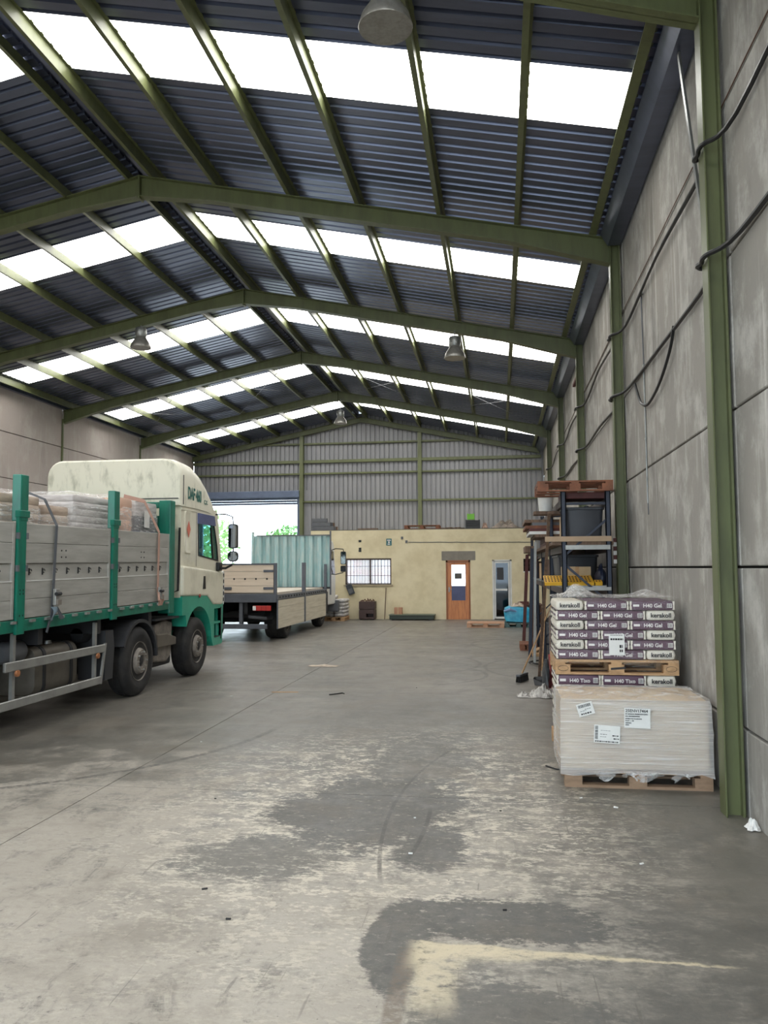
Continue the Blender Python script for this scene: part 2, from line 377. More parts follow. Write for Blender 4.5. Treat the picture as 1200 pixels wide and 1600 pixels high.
# ------------------------------------------------------------------ geometry of the hall
XL, XW, XC, XRG = -12.72, 1.80, 1.63, -5.51          # left wall, right wall, column face, ridge
FR = [1.18, 6.39, 11.60, 16.81, 22.02, 27.23]        # portal frames
YB, Y0 = 32.43, -4.03                                # gable, open front
YO = 29.40                                           # office front
SL = .205
def ztop(x): return 8.03 - SL * abs(x - XRG)         # top of rafters
def zsheet(x): return ztop(x) + .185

# floor: sub-base with cast slabs
fl = struct(MB().box(XL - .3, XW + .3, Y0, 33.2, -.2, -.035).build('floor', GAP)); tag(fl, 'worn grey concrete floor cast in large slabs')
xs = [XL - .2, -8.05, -3.37, XW + .25]; ys = [Y0, 1.42, 6.66, 12.05, 17.25, 22.45, 27.6, 33.1]
for i in range(len(xs) - 1):
    for j in range(len(ys) - 1):
        g = .004
        MB().box(xs[i] + g, xs[i + 1] - g, ys[j] + g, ys[j + 1] - g, -.03, 0).build('slab', FLOOR, fl)

# side walls: precast panels, 1.2 m high, one per bay
ZJ = [-.02, .64, 1.847, 3.053, 4.26, 5.465, 6.66]
bays = [Y0] + FR + [YB]
wr = struct(MB().box(XW + .075, XW + .10, Y0, YB, -.05, 6.66).build('wall_right', GAP)); tag(wr, 'right hand wall of stained grey precast concrete panels')
wl = struct(MB().box(XL - .10, XL - .075, Y0, YB, -.05, 6.66).build('wall_left', GAP)); tag(wl, 'left hand wall of pinkish grey precast concrete panels')
for i in range(len(bays) - 1):
    for j in range(len(ZJ) - 1):
        a, b_ = bays[i] + .012, bays[i + 1] - .012
        jit = random.uniform(-.006, .006)
        MB().box(XW + jit, XW + .07, a, b_, ZJ[j] + .008, ZJ[j + 1] - .010).build('concrete_panel', CONC_R, wr, bevel=.008, seg=1)
        MB().box(XL - .07, XL + jit, a + .02, b_ - .02, ZJ[j] + .008, ZJ[j + 1] - .010).build('concrete_panel', CONC_L, wl, bevel=.008, seg=1)

wf = struct(MB().box(XL, -9.6, Y0 - .15, Y0, 0, 5.4).build('wall_front_added', CONC_L)); tag(wf, 'added front wall narrowing the sky light of the unseen entrance behind the viewer')  # unseen wall and lintel added to trim sky light from behind
MB().prism([(XL, 5.4), (XW, 5.4), (XW, 6.5), (XRG, 8.05), (XL, 6.5)], 'Y', Y0 - .12, Y0 - .02).build('added_lintel_panel', CLAD, wf)
# roof: ribbed sheets and translucent strips
def ribbed(xa, xb, ya, yb, pitch=.2):
    """sheet ribs run down the slope (X); profile in Y"""
    pts = []; y = ya
    n = max(1, round((yb - ya) / pitch)); p = (yb - ya) / n
    for k in range(n):
        b0 = ya + k * p
        pts += [(b0, 0), (b0 + p * .66, 0), (b0 + p * .74, .042), (b0 + p * .92, .042)]
    pts.append((yb, 0))
    nx = 6; m = MB()
    vs_ = [(xa + (xb - xa) * i / nx, q[0], zsheet(xa + (xb - xa) * i / nx) + q[1]) for i in range(nx + 1) for q in pts]
    k = len(pts); fs_ = [(i * k + j, i * k + j + 1, (i + 1) * k + j + 1, (i + 1) * k + j) for i in range(nx) for j in range(k - 1)]
    return m.add(vs_, fs_)
ceil = struct(MB().prism([(XRG - .35, 8.215 - .075 + .03), (XRG, 8.29), (XRG + .35, 8.215 - .075 + .03), (XRG + .35, 8.215 - .075 + .034), (XRG, 8.294), (XRG - .35, 8.215 - .075 + .034)], 'Y', Y0, YB + .1).build('ceiling', ROOFM))
tag(ceil, 'pitched roof of dark ribbed steel sheets with translucent strips')
SK = [(Y0 + 1.7, Y0 + 2.75), (2.83, 3.88), (8.05, 9.10), (13.28, 14.36), (18.5, 19.65), (23.82, 25.05), (29.35, 30.5)]
cuts = [Y0]
for a, b_ in SK: cuts += [a, b_]
cuts.append(YB + .05)
for i in range(len(cuts) - 1):
    a, b_ = cuts[i], cuts[i + 1]; sky = i % 2 == 1
    n = 1 if sky else max(1, round((b_ - a) / 1.05))
    for k in range(n):
        p, q = a + (b_ - a) * k / n, a + (b_ - a) * (k + 1) / n
        for (xa, xb) in ((XRG + .12, XW - .05), (XL + .05, XRG - .12)):
            if sky:   # opaque at ridge and eaves, translucent between
                e = .14; f_ = .33
                c0, c1 = (xa + e, xb - f_) if xa > XRG else (xa + f_, xb - e)
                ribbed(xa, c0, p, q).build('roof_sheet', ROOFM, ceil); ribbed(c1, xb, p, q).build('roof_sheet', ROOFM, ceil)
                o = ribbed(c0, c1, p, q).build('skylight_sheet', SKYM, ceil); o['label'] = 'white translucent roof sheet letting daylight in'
            else: ribbed(xa, xb, p, q).build('roof_sheet', ROOFM, ceil)

# steel frames
def column(y, lab, grp=None):
    t = thing('steel_column', lab, 'column', (XC + .08, y, 0), grp)
    h = ztop(XW) - .02
    MB().box(XC, XC + .013, y, y + .17, 0, h).build('inner_flange', GREEN, t, bevel=.003, seg=1)
    MB().box(XC + .013, XW - .045, y + .080, y + .092, 0, h).build('web', GREEN, t)
    MB().box(XW - .045, XW - .03, y + .02, y + .16, 0, h).build('outer_flange', GREEN, t)
    MB().box(XW - .03, XW - .019, y + .04, y + .14, 0, h - .5).build('packing_angle', GREEN, t)
    return t
cl = {1: 'green steel column beside the open entrance', }
names = ['green steel column nearest the open front entrance', 'tall green steel column beside the film wrapped cardboard pallet', 'green steel column directly behind the front of the blue rack',
         'green steel column, second one along the wall behind the rack', 'green steel column, third one along the wall behind the rack', 'green steel column next to the office wall']
for y, nm in zip(FR, names): column(y, nm)
def rafter(y, side, lab, dep=.25, gable=False):
    xe = XC if side > 0 else XL
    t = thing('roof_rafter', lab, 'rafter', ((xe + XRG) / 2, y + .08, ztop((xe + XRG) / 2) - dep), 'sloping green roof rafters')
    L = abs(xe - XRG); sg = 1 if xe > XRG else -1
    X = lambda d: XRG + sg * d
    f = .014
    MB().prism([(X(0), ztop(X(0)) - f), (X(L), ztop(xe) - f), (X(L), ztop(xe) - dep + f), (X(0), ztop(X(0)) - dep + f)], 'Y', y + .075, y + .087).build('web', GREEN_DK, t)
    MB().prism([(X(0), ztop(X(0))), (X(L), ztop(xe)), (X(L), ztop(xe) - f), (X(0), ztop(X(0)) - f)], 'Y', y, y + .16).build('top_flange', GREEN_DK, t)
    if gable:
        MB().prism([(X(0), ztop(X(0)) - dep), (X(L), ztop(xe) - dep), (X(L), ztop(xe) - dep + f), (X(0), ztop(X(0)) - dep + f)], 'Y', y, y + .16).build('bottom_flange', GREEN_DK, t)
        return
    # bottom flange follows the ridge and eave haunches
    ds = [(0, dep + .085), (1.15, dep), (L - 1.5, dep), (L, dep + .13)]
    pl = [(X(d), ztop(X(d)) - q) for d, q in ds]
    MB().prism(pl + [(a, z + f) for a, z in pl[::-1]], 'Y', y, y + .16).build('bottom_flange', GREEN_DK, t)
    MB().prism([pl[0], pl[1], (X(1.15), ztop(X(1.15)) - dep + f), (X(0), ztop(X(0)) - dep + f)], 'Y', y + .075, y + .087).build('ridge_haunch', GREEN_DK, t)
    MB().prism([pl[2], pl[3], (X(L), ztop(xe) - dep + f), (X(L - 1.5), ztop(X(L - 1.5)) - dep + f)], 'Y', y + .075, y + .087).build('eave_haunch', GREEN_DK, t)
    MB().box(min(X(0), X(.014)), max(X(0), X(.014)), y - .005, y + .165, 8.03 - dep - .12, 8.03).build('ridge_end_plate', GREEN_DK, t)
for y in FR:
    wh_ = {1.18: 'nearest the open front entrance', 6.39: 'above the column beside the wrapped cardboard crate', 11.60: 'above the column behind the front of the blue rack', 16.81: 'from which two high bay lamps hang', 22.02: 'where the roof cross bracing starts', 27.23: 'with a high bay lamp at its ridge end'}[y]
    rafter(y, 1, 'green steel rafter %s, column side' % wh_); rafter(y, -1, 'green steel rafter %s, truck side' % wh_)
for sd, nm in ((1, 'right'), (-1, 'left')):
    rafter(YB - .28, sd, 'slim green rafter edging the ribbed end wall, on the %s' % ('column wall side' if sd > 0 else 'truck side'), .20, True)
for y in FR:   # slim posts flush in the left wall
    t = MB().box(XL - .02, XL + .035, y - .029, y + .029, 0, ztop(XL) - .25).build('wall_post', GREEN_DK)
    tag(t, 'slim dark green steel post flush between left wall panels', 'column', 'flush posts of the left wall')
PX = [.22, 1.26, 2.43, 3.49, 4.72, 5.85, 6.94]
for sg in (1, -1):
    for k, d in enumerate(PX):
        x = XRG + sg * d; z = ztop(x); w_ = .055
        m = MB()
        s2 = -SL * sg
        w_ = .085 if k == 6 else w_
        poly = [(x - w_ , z + s2 * -w_), (x + w_ * .15, z + s2 * w_ * .15), (x + w_ * .15, z + .175), (x + w_, z + .175), (x + w_, z + .183), (x + w_ * .02, z + .183), (x + w_ * .02, z + .008), (x - w_, z + .012 + s2 * -w_)]
        if sg < 0: poly = [(2 * x - a, b_) for a, b_ in poly]
        m.prism(poly, 'Y', Y0, YB - .003)
        lab = ('green zed purlin beside the roof ridge' if k == 0 else 'green zed purlin along the eaves' if k == 6 else 'green zed purlin under the roof sheets, %s from the ridge' % ('', 'second', 'third', 'fourth', 'fifth', 'sixth', '')[k]) + (' above the concrete wall' if k == 6 else '')
        lab += ', column wall slope' if sg > 0 else ', truck side slope'
        tag(m.build('roof_purlin', PURL), lab, 'purlin', 'purlins under the roof')
# eaves gutter on the right, seen as a dark box
zg = ztop(1.5)
gm = MB(); tr = lambda x: ztop(x) + .012
gm.add([(1.50, Y0, tr(1.5)), (1.50, YB - .01, tr(1.5)), (XW - .02, YB - .01, tr(XW)), (XW - .02, Y0, tr(XW)), (XW - .012, YB - .01, zg + .16), (XW - .012, Y0, zg + .16)], [(0, 1, 2, 3), (3, 2, 4, 5)])
fy = [Y0] + FR + [YB - .28]
for i in range(len(fy) - 1):
    a, b_ = fy[i] + (.19 if i else 0), fy[i + 1] - .015
    gm.add([(1.50, a, tr(1.5)), (1.50, b_, tr(1.5)), (1.60, b_, zg - .16), (1.60, a, zg - .16), (XW - .02, a, zg - .16), (XW - .02, b_, zg - .16), (XW - .02, b_, tr(XW)), (XW - .02, a, tr(XW))], [(0, 1, 2, 3), (3, 2, 5, 4), (4, 5, 6, 7)])
tag(gm.build('eaves_gutter', ROOFM), 'dark folded steel gutter along the top of the concrete wall', 'gutter')
tag(MB().box(XL + .012, XL + .12, Y0, YB - .005, ztop(XL) + .028, ztop(XL) + .18).build('eaves_gutter', ROOFM), 'dark steel closing strip along the top of the left wall', 'gutter')
# wind bracing rods
for sg in (1, -1):
    for (da, db) in ((.3, 3.6), (3.6, 7.0)):
        xa, xb = XRG + sg * da, XRG + sg * db
        for dz, (p, q) in ((0, ((xa + .03 * sg, 22.2), (xb - .03 * sg, 27.2))), (.016, ((xb - .03 * sg, 22.2), (xa + .03 * sg, 27.2)))):
            o = MB().tube([(p[0], p[1], ztop(p[0]) - .06 + dz), (q[0], q[1], ztop(q[0]) - .06 + dz)], .006, 6).build('bracing_rod', GREYP)
            tag(o, 'thin steel cross bracing rod under the roof, %s, %s' % ('beside the ridge' if da < 1 else 'beside the eaves', 'column wall slope' if sg > 0 else 'truck side slope'), 'rod', 'roof cross bracing rods')
t = MB().bar((1.655, 7.22, 6.436), (1.655, 6.58, 4.6), .05, .02, (1, 0, 0)).build('brace_strut', GALV)
tag(t, 'pale galvanised brace behind the tall column beside the wrapped cardboard pallet', 'strut')

# gable wall of ribbed sheets
def gable_sheet(xa, xb, za):
    p = .19; pts = []; x = xa
    n = max(1, round((xb - xa) / p)); p = (xb - xa) / n
    for k in range(n):
        b0 = xa + k * p; pts += [(b0, 0), (b0 + p * .66, 0), (b0 + p * .70, .05), (b0 + p * .94, .05)]
    pts.append((xb, 0)); k = len(pts)
    return MB().add([(a, YB + d, za) for a, d in pts] + [(a, YB + d, zsheet(a) + .03) for a, d in pts], [(i, i + 1, k + i + 1, k + i) for i in range(k - 1)])
wb = struct(MB().box(XL, XW, YB + .06, YB + .08, 5.25, 6.5).build('wall_back', CLAD)); tag(wb, 'end wall of ribbed grey metal cladding above the office')
DX0, DX1, DZ = -12.30, -8.22, 4.52
xx = XL
while xx < XW - .05:
    nx = min(xx + .95, XW)
    for (a, b_) in ((xx, nx),):
        zb = 5.0 if b_ <= DX1 + .3 else 0.0
        gable_sheet(a, b_, zb).build('cladding_sheet', CLAD, wb)
    xx = nx
MB().box(XL, DX0, YB - .02, YB - .008, 0, 5.1).build('door_jamb_panel', CLAD, wb); MB().box(DX1, DX1 + .45, YB - .02, YB - .008, 0, 5.1).build('door_jamb_panel', CLAD, wb)
for x in (-8.02, -3.13):
    t = thing('gable_post', 'green steel post of the end wall %s' % ('beside the open shutter door' if x < -5 else 'rising behind the office roof'), 'post', (x, YB - .12, 0))
    MB().box(x - .075, x + .075, YB - .24, YB - .226, 0, ztop(x) - .2).build('flange', GREEN, t); MB().box(x - .006, x + .006, YB - .23, YB - .03, 0, ztop(x) - .2).build('web', GREEN, t)
    MB().box(x - .075, x + .075, YB - .045, YB - .031, 0, ztop(x) - .2).build('flange', GREEN, t)
for z, h, mt, lab in ((7.0, .07, GREEN_DK, 'thin green rail highest on the ribbed end wall'), (6.26, .12, GREEN, 'wide green rail across the ribbed end wall at eaves height'), (5.76, .07, GREEN_DK, 'thin green rail just below the wide eaves rail'), (4.6, .07, GREEN_DK, 'thin grey green rail low above the office roof')):
    xa = XL + .02 if z < 6.4 else XRG - 4.7; xb = XW - .1 if z < 6.4 else XRG + 4.7
    if z < 5: xa = DX1 + .13
    tag(MB().box(xa, xb, YB - .13, YB - .012, z - h / 2, z + h / 2).build('wall_rail', mt, bevel=.006, seg=1), lab, 'rail')

# roller shutter opening
t = thing('shutter_door', 'rolled up grey shutter over the open back doorway', 'door', (-10.2, YB - .2, 0))
SH = mat('shutter_blue_grey', (96, 108, 130), .45, metal=.2, col2=(76, 86, 106), scale=3)
MB().box(DX0 - .1, DX1 + .12, YB - .30, YB, 4.78, 5.06).build('shutter_box', SH, t, bevel=.02)
for k in range(3): MB().box(DX0, DX1, YB - .10 - .01 * k, YB - .06, 4.50 + .095 * k, 4.585 + .095 * k).build('slat', SH, t)
for x in (DX0 - .06, DX1 + .01): MB().box(x, x + .10, YB - .14, YB - .02, 0, 4.78).build('guide_rail', SH, t)

# outside the doorway
PAVE = mat('pale_yard_concrete', (196, 192, 184), .8, col2=(176, 172, 164), scale=1)
struct(tag(MB().box(-40, 30, 33.2, 80, -.25, -.03).build('ground_yard', PAVE), 'pale concrete yard beyond the back doorway'))
struct(tag(MB().box(-40, 30, -40, Y0, -.25, -.03).build('ground_forecourt', PAVE), 'pale concrete forecourt before the open front'))
LEAF = mat('leaf_green', (98, 140, 76), .6, col2=(66, 106, 54), scale=1.5)
LEAF2 = mat('leaf_green_pale', (128, 166, 96), .6, col2=(92, 134, 70), scale=1.5)
def tree(x, y, h, r, m, lab):
    t = thing('broadleaf_tree', lab, 'tree', (x, y, -.03))
    MB().tube([(x, y, -.03), (x + .1, y, h * .5), (x, y + .1, h * .8)], [.16, .11, .05], 8).build('trunk', BROWN, t)
    mb = MB(); rnd = random.Random(int(x * 31 + y))
    for i in range(1500):
        d = Vector((rnd.gauss(0, 1), rnd.gauss(0, 1), rnd.gauss(0, 1))).normalized() * (r * rnd.random() ** .4); d.z *= .95
        c = Vector((x, y, h * .62)) + d
        if c.z < .3: c.z = .3 + rnd.random() * .4
        a = Vector((rnd.gauss(0, 1), rnd.gauss(0, 1), rnd.gauss(0, 1))).normalized() * .17; b_ = a.orthogonal().normalized() * .09
        mb.add([c - a, c + b_, c + a, c - b_], [(0, 1, 2, 3)])
    o = mb.build('foliage', m, t, fix=False); o['kind'] = 'stuff'
tree(-16.5, 42.0, 5.0, 2.5, LEAF2, 'pale green tree beyond the doorway, seen through the cab window')
tree(-12.6, 47.5, 4.2, 2.0, LEAF, 'darker green tree beyond the doorway behind the white truck mirror')
tree(-23.5, 46.5, 6.0, 3.0, LEAF, 'large green tree at the far side of the yard')

# ------------------------------------------------------------------ office block
OX0 = -6.95
wo = struct(MB().box(OX0, XW - .01, YO + .16, YB - .3, 3.06, 3.285).build('wall_office', YWALL)); tag(wo, 'low office block with dirty yellow rendered front')
holes = [(-5.64, -3.93, 1.26, 2.22), (-1.93, -1.05, 0, 2.13), (-.26, .43, 0, 2.14), (.85, 1.25, 1.72, 2.17)]
m = MB(); cx = [OX0] + sorted([v for h in holes for v in h[:2]]) + [XW]
for i in range(len(cx) - 1):
    a, b_ = cx[i], cx[i + 1]; hh = [h for h in holes if abs(h[0] - a) < 1e-6 and abs(h[1] - b_) < 1e-6]
    if not hh: m.box(a, b_, YO, YO + .16, 0, 3.26)
    else:
        h = hh[0]
        if h[2] > 0: m.box(a, b_, YO, YO + .16, 0, h[2])
        m.box(a, b_, YO, YO + .16, h[3], 3.26)
m.build('front_wall', YWALL, wo); MB().box(OX0, OX0 + .15, YO + .16, YB - .3, 0, 3.06).build('end_wall', YWALL, wo)
MB().box(OX0, XW, YB - .45, YB - .3, 0, 3.06).build('rear_wall', mat('office_inside', (120, 114, 100), .9), wo)
MB().box(-2.08, -.86, YO - .006, YO, 2.13, 2.46).build('lintel_patch', mat('grey_cement_patch', (140, 134, 124), .9, scale=5), wo)
MB().box(OX0, XW, YO - .004, YO + .3, 3.26, 3.285).build('roof_edge', mat('roof_edge_grey', (96, 92, 84), .8), wo)

# barred window
t = struct(thing('window_1', 'wide barred office window with glowing slats imitating reflections behind its panes', 'window', (-4.785, YO, 1.26))); del t['category']
FRM = mat('brown_window_frame', (74, 58, 52), .6)
for (a, b_, c, d) in ((-5.64, -3.93, 2.165, 2.22), (-5.64, -3.93, 1.26, 1.29)): MB().box(a, b_, YO + .02, YO + .08, c, d).build('frame_rail', FRM, t)
for a in (-5.64, -3.975, -4.74): MB().box(a, a + .045, YO + .02, YO + .08, 1.26, 2.22).build('frame_stile', FRM, t)
for a, b_ in ((-5.595, -4.74), (-4.695, -3.975)): MB().box(a, b_, YO + .07, YO + .075, 1.29, 2.165).build('pane', glass('clear_pane', (.95, .97, 1), .10) if 'clear_pane' not in bpy.data.materials else bpy.data.materials['clear_pane'], t)
for k in range(13):
    x = -5.56 + k * .125; MB().box(x, x + .012, YO - .012, YO, 1.26, 2.2).build('bar', FRM, t)
for z in (1.30, 1.58, 1.92, 2.17): MB().box(-5.64, -3.93, YO - .02, YO - .006, z, z + .016).build('cross_bar', FRM, t)
MB().box(-5.70, -3.88, YO - .05, YO + .03, 1.20, 1.26).build('window_sill', mat('stone_sill', (170, 156, 128), .8), t)
BL, tn, bs_ = blank('reflection_glow')  # added slats glow, their pink and white imitate a reflection in the panes
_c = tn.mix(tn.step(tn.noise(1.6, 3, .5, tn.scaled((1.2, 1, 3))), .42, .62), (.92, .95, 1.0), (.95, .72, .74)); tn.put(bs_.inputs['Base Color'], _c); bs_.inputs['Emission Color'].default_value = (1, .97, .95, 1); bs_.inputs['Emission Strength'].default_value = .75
for k in range(14): MB().box(-5.59 + k * .117, -5.59 + k * .117 + .10, YO + .115 + .006 * (k % 2), YO + .12 + .006 * (k % 2), 1.29, 2.16).build('glow_slat', BL, t)
t = struct(thing('window_2', 'small dark barred window behind the rack end', 'window', (1.05, YO, 1.72))); del t['category']
MB().box(.85, 1.25, YO + .06, YO + .066, 1.72, 2.17).build('pane', glass('small_pane', (.55, .58, .62), .08), t)
for x in (.85, 1.0, 1.12, 1.235): MB().box(x, x + .015, YO - .005, YO + .01, 1.72, 2.17).build('bar', FRM, t)
for z in (1.72, 1.87, 2.01, 2.155): MB().box(.85, 1.25, YO - .01, YO, z, z + .015).build('cross_bar', FRM, t)
MB().box(.83, 1.27, YO - .03, YO + .02, 1.68, 1.72).build('window_sill', WHITE, t)
# orange door
t = struct(thing('door_1', 'orange varnished wooden office door with a glazed upper panel', 'door', (-1.49, YO, 0))); del t['category']
for (a, b_, c, d) in ((-1.93, -1.87, 0, 2.13), (-1.11, -1.05, 0, 2.13), (-1.93, -1.05, 2.06, 2.13)): MB().box(a, b_, YO - .01, YO + .1, c, d).build('door_frame', mat('door_frame_brown', (150, 92, 54), .5), t)
for (a, b_, c, d) in ((-1.87, -1.75, .0, 2.06), (-1.21, -1.11, .0, 2.06), (-1.75, -1.21, .0, .66), (-1.75, -1.21, 1.98, 2.06)): MB().box(a, b_, YO + .03, YO + .07, c, d).build('door_leaf', ORANGE_DOOR, t)
MB().box(-1.75, -1.21, YO + .045, YO + .052, .66, 1.98).build('pane', MIRROR, t)
MB().box(-1.75, -1.21, YO + .036, YO + .044, .66, 1.20).build('reflection_panel', mat('blue_grey_reflection', (92, 98, 130), .9), t)  # added panel painting the bluish reflection in the lower glass
MB().box(-1.62, -1.36, YO + .035, YO + .044, 1.46, 1.66).build('notice', mat('grey_notice', (96, 92, 88), .8), t)
for (a, b_, c, d) in ((-1.77, -1.73, .64, 2.0), (-1.23, -1.19, .64, 2.0), (-1.75, -1.21, .64, .68), (-1.75, -1.21, 1.96, 2.0)): MB().box(a, b_, YO + .02, YO + .04, c, d).build('glazing_bead', ORANGE_DOOR, t)
m = MB().tube([(-1.82, YO + .03, 1.08), (-1.82, YO - .03, 1.08), (-1.72, YO - .03, 1.08)], .012, 8); m.box(-1.845, -1.795, YO + .02, YO + .03, .98, 1.16); m.build('door_handle', GALV, t)
# white framed dark glass door
t = struct(thing('door_2', 'white metal framed door with two dark glass panels', 'door', (.085, YO, 0))); del t['category']
for (a, b_, c, d) in ((-.26, -.20, 0, 2.14), (.37, .43, 0, 2.14), (-.26, .43, 2.09, 2.14)): MB().box(a, b_, YO - .005, YO + .09, c, d).build('door_frame', WHITE, t)
for (a, b_, c, d) in ((-.19, -.14, .03, 2.08), (.30, .36, .03, 2.08), (-.14, .30, .03, .10), (-.14, .30, 1.03, 1.10), (-.14, .30, 2.02, 2.08)): MB().box(a, b_, YO + .02, YO + .06, c, d).build('door_leaf', WHITE, t)
DG = mat('dark_glass', (20, 22, 25), .12, spec=.25)
DGL = glass('door_glass', (.55, .58, .62), .03)
MB().box(-.14, .30, YO + .035, YO + .045, .10, 1.03).build('pane', DGL, t); MB().box(-.14, .30, YO + .035, YO + .045, 1.10, 2.02).build('pane', DGL, t)
MB().box(.27, .30, YO - .02, YO + .03, 1.0, 1.16).build('door_handle', BLACKP, t)
MB().box(-.10, .14, YO + .028, YO + .034, 1.42, 1.86).build('notice', mat('dark_notice', (58, 60, 64), .6), t)

# fittings on the office front
t = thing('wall_sign', 'small teal sign with white pictogram on the yellow wall', 'sign', (-4.01, YO - .012, 2.69))
MB().box(-4.11, -3.91, YO - .012, YO, 2.69, 2.94).build('sign_plate', mat('teal_sign', (40, 104, 108), .5), t)
m = MB().box(-4.075, -3.945, YO - .014, YO - .012, 2.86, 2.90); m.lathe([(.035, -.0005), (.035, .0005)], (-4.01, YO - .0135, 2.81), 'Y', 10); m.box(-4.06, -3.97, YO - .014, YO - .012, 2.72, 2.755); m.build('pictogram', WHITE, t)
t = thing('conduit_run', 'grey cable conduit along the yellow wall above the doors', 'conduit', (-1, YO - .02, 2.76))
MB().tube([(-3.30 + .2225 * i, YO - .013, 2.80 - .002 * i + random.uniform(-.008, .008)) for i in range(21)], .013, 6).build('conduit', GREYP, t)
for x, z in ((-3.36, 2.82), (-3.52, 2.96)): MB().box(x - .04, x + .04, YO - .05, YO, z - .05, z + .05).build('junction_box', GREYP, t, bevel=.01)
for x, z, s_ in ((-5.09, 2.86, .05), (-5.09, 2.58, .045), (-5.09, 2.50, .05)):
    tag(MB().box(x - s_, x + s_, YO - .03, YO, z - s_ * .8, z + s_ * .8).build('wall_bracket', BLACKP, bevel=.01), 'small black bracket on the yellow wall above the barred window', 'bracket', 'brackets above the barred window')
t = thing('hanging_box', 'dark grey electrical box hanging askew below the barred window', 'box', (-5.45, YO - .05, .92))
R_ = Matrix.Rotation(-.38, 3, 'Y'); c0 = Vector((-5.44, YO - .115, 1.09))
MB().box(-.11, .11, -.04, .05, -.2, .2).xf(lambda p: c0 + R_ @ Vector(p)).build('casing', mat('dark_grey_box', (56, 60, 66), .5), t, bevel=.012)
MB().box(-.08, .08, -.05, -.04, -.14, .02).xf(lambda p: c0 + R_ @ Vector(p)).build('cover', GREYP, t); MB().tube([(-5.5, YO - .11, 1.24), (-5.5, YO - .09, 1.3), (-5.56, YO - .012, 1.36)], .01, 6).build('cable', BLACK, t)

# furniture and clutter along the office wall
t = thing('steel_cabinet', 'brown steel stove cabinet with pipe scraps on top by the yellow wall', 'cabinet', (-4.76, YO - .3, 0))
CB = mat('brown_enamel', (76, 56, 52), .5, col2=(60, 44, 40), scale=5)
m = MB().box(-5.05, -4.78, YO - .52, YO - .08, .03, .36); m.box(-4.52, -4.47, YO - .52, YO - .08, .03, .36); m.box(-4.78, -4.52, YO - .52, YO - .08, .03, .10); m.box(-4.78, -4.52, YO - .52, YO - .08, .22, .36); m.box(-5.05, -4.47, YO - .52, YO - .08, .38, .66); m.box(-5.03, -4.49, YO - .50, YO - .1, .30, .40); m.build('body', CB, t, bevel=.01)
MB().box(-4.79, -4.51, YO - .12, YO - .09, .09, .23).build('opening', CB, t)
for x in (-5.02, -4.54):
    for y in (YO - .48, YO - .14): MB().box(x, x + .04, y, y + .04, 0, .04).build('foot', INK, t)
for k in range(5):
    a = -5.0 + k * .1
    tag(MB().tube([(a, YO - .46, .672), (a + .05, YO - .34, .69 + .05 * (k % 2)), (a + .02, YO - .22, .70 + .03 * (k % 3)), (a + .06, YO - .13, .672)], .014, 6).build('pipe_scrap', RUST), 'rusty bent pipe scrap lying on the brown cabinet', 'pipe', 'pipe scraps on the brown cabinet')
t = thing('floor_scale', 'dark green platform scale lying along the yellow wall', 'scale', (-3.1, YO - .35, 0))
MB().box(-3.93, -2.33, YO - .62, YO - .06, .03, .17).build('platform', mat('dark_green_scale', (52, 62, 52), .5), t, bevel=.012); MB().box(-3.95, -2.31, YO - .64, YO - .04, .17, .20).build('top_plate', mat('grey_green_plate', (96, 104, 88), .5), t, bevel=.006)
for x in (-3.85, -2.5): 
    for y in (YO - .6, YO - .16): MB().box(x, x + .1, y, y + .08, 0, .03).build('foot', INK, t)
t = thing('carton', 'small pinkish cardboard carton on the platform scale', 'box', (-3.64, YO - .3, .20))
MB().box(-3.78, -3.50, YO - .42, YO - .18, .20, .44).build('body', mat('pink_card', (186, 140, 112), .8), t, bevel=.006); MB().box(-3.66, -3.62, YO - .423, YO - .177, .20, .444).build('tape', CARD, t)
tag(MB().tube([(-4.15, YO - .25, .01), (-4.12, YO - .06, 1.15)], .016, 8).build('broom_stick', TIMBER), 'bare wooden stick leaning on the yellow wall', 'stick')

# ------------------------------------------------------------------ pallets
def pallet_parts(t, W, D, m, x0, y0, z0, xdir=True):
    """euro style pallet, top at z0+.144; W along x, D along y"""
    dk = .022
    n = 5; bw = .125
    for k in range(n):      # top boards along X
        y = y0 + (D - bw) * k / (n - 1); MB().box(x0, x0 + W, y, y + bw - .005, z0 + .122, z0 + .144).build('deck_board', m, t)
    for x in (x0, x0 + W / 2 - .05, x0 + W - .1): MB().box(x, x + .1, y0, y0 + D, z0 + .10, z0 + .122).build('stringer', m, t)
    for x in (x0, x0 + W / 2 - .0725, x0 + W - .145):
        for y in (y0, y0 + D / 2 - .05, y0 + D - .1): MB().box(x, x + .145, y, y + .1, z0 + .022, z0 + .10).build('block', m, t)
    for y in (y0, y0 + D / 2 - .05, y0 + D - .1): MB().box(x0, x0 + W, y, y + .1, z0, z0 + .022).build('bottom_board', m, t)

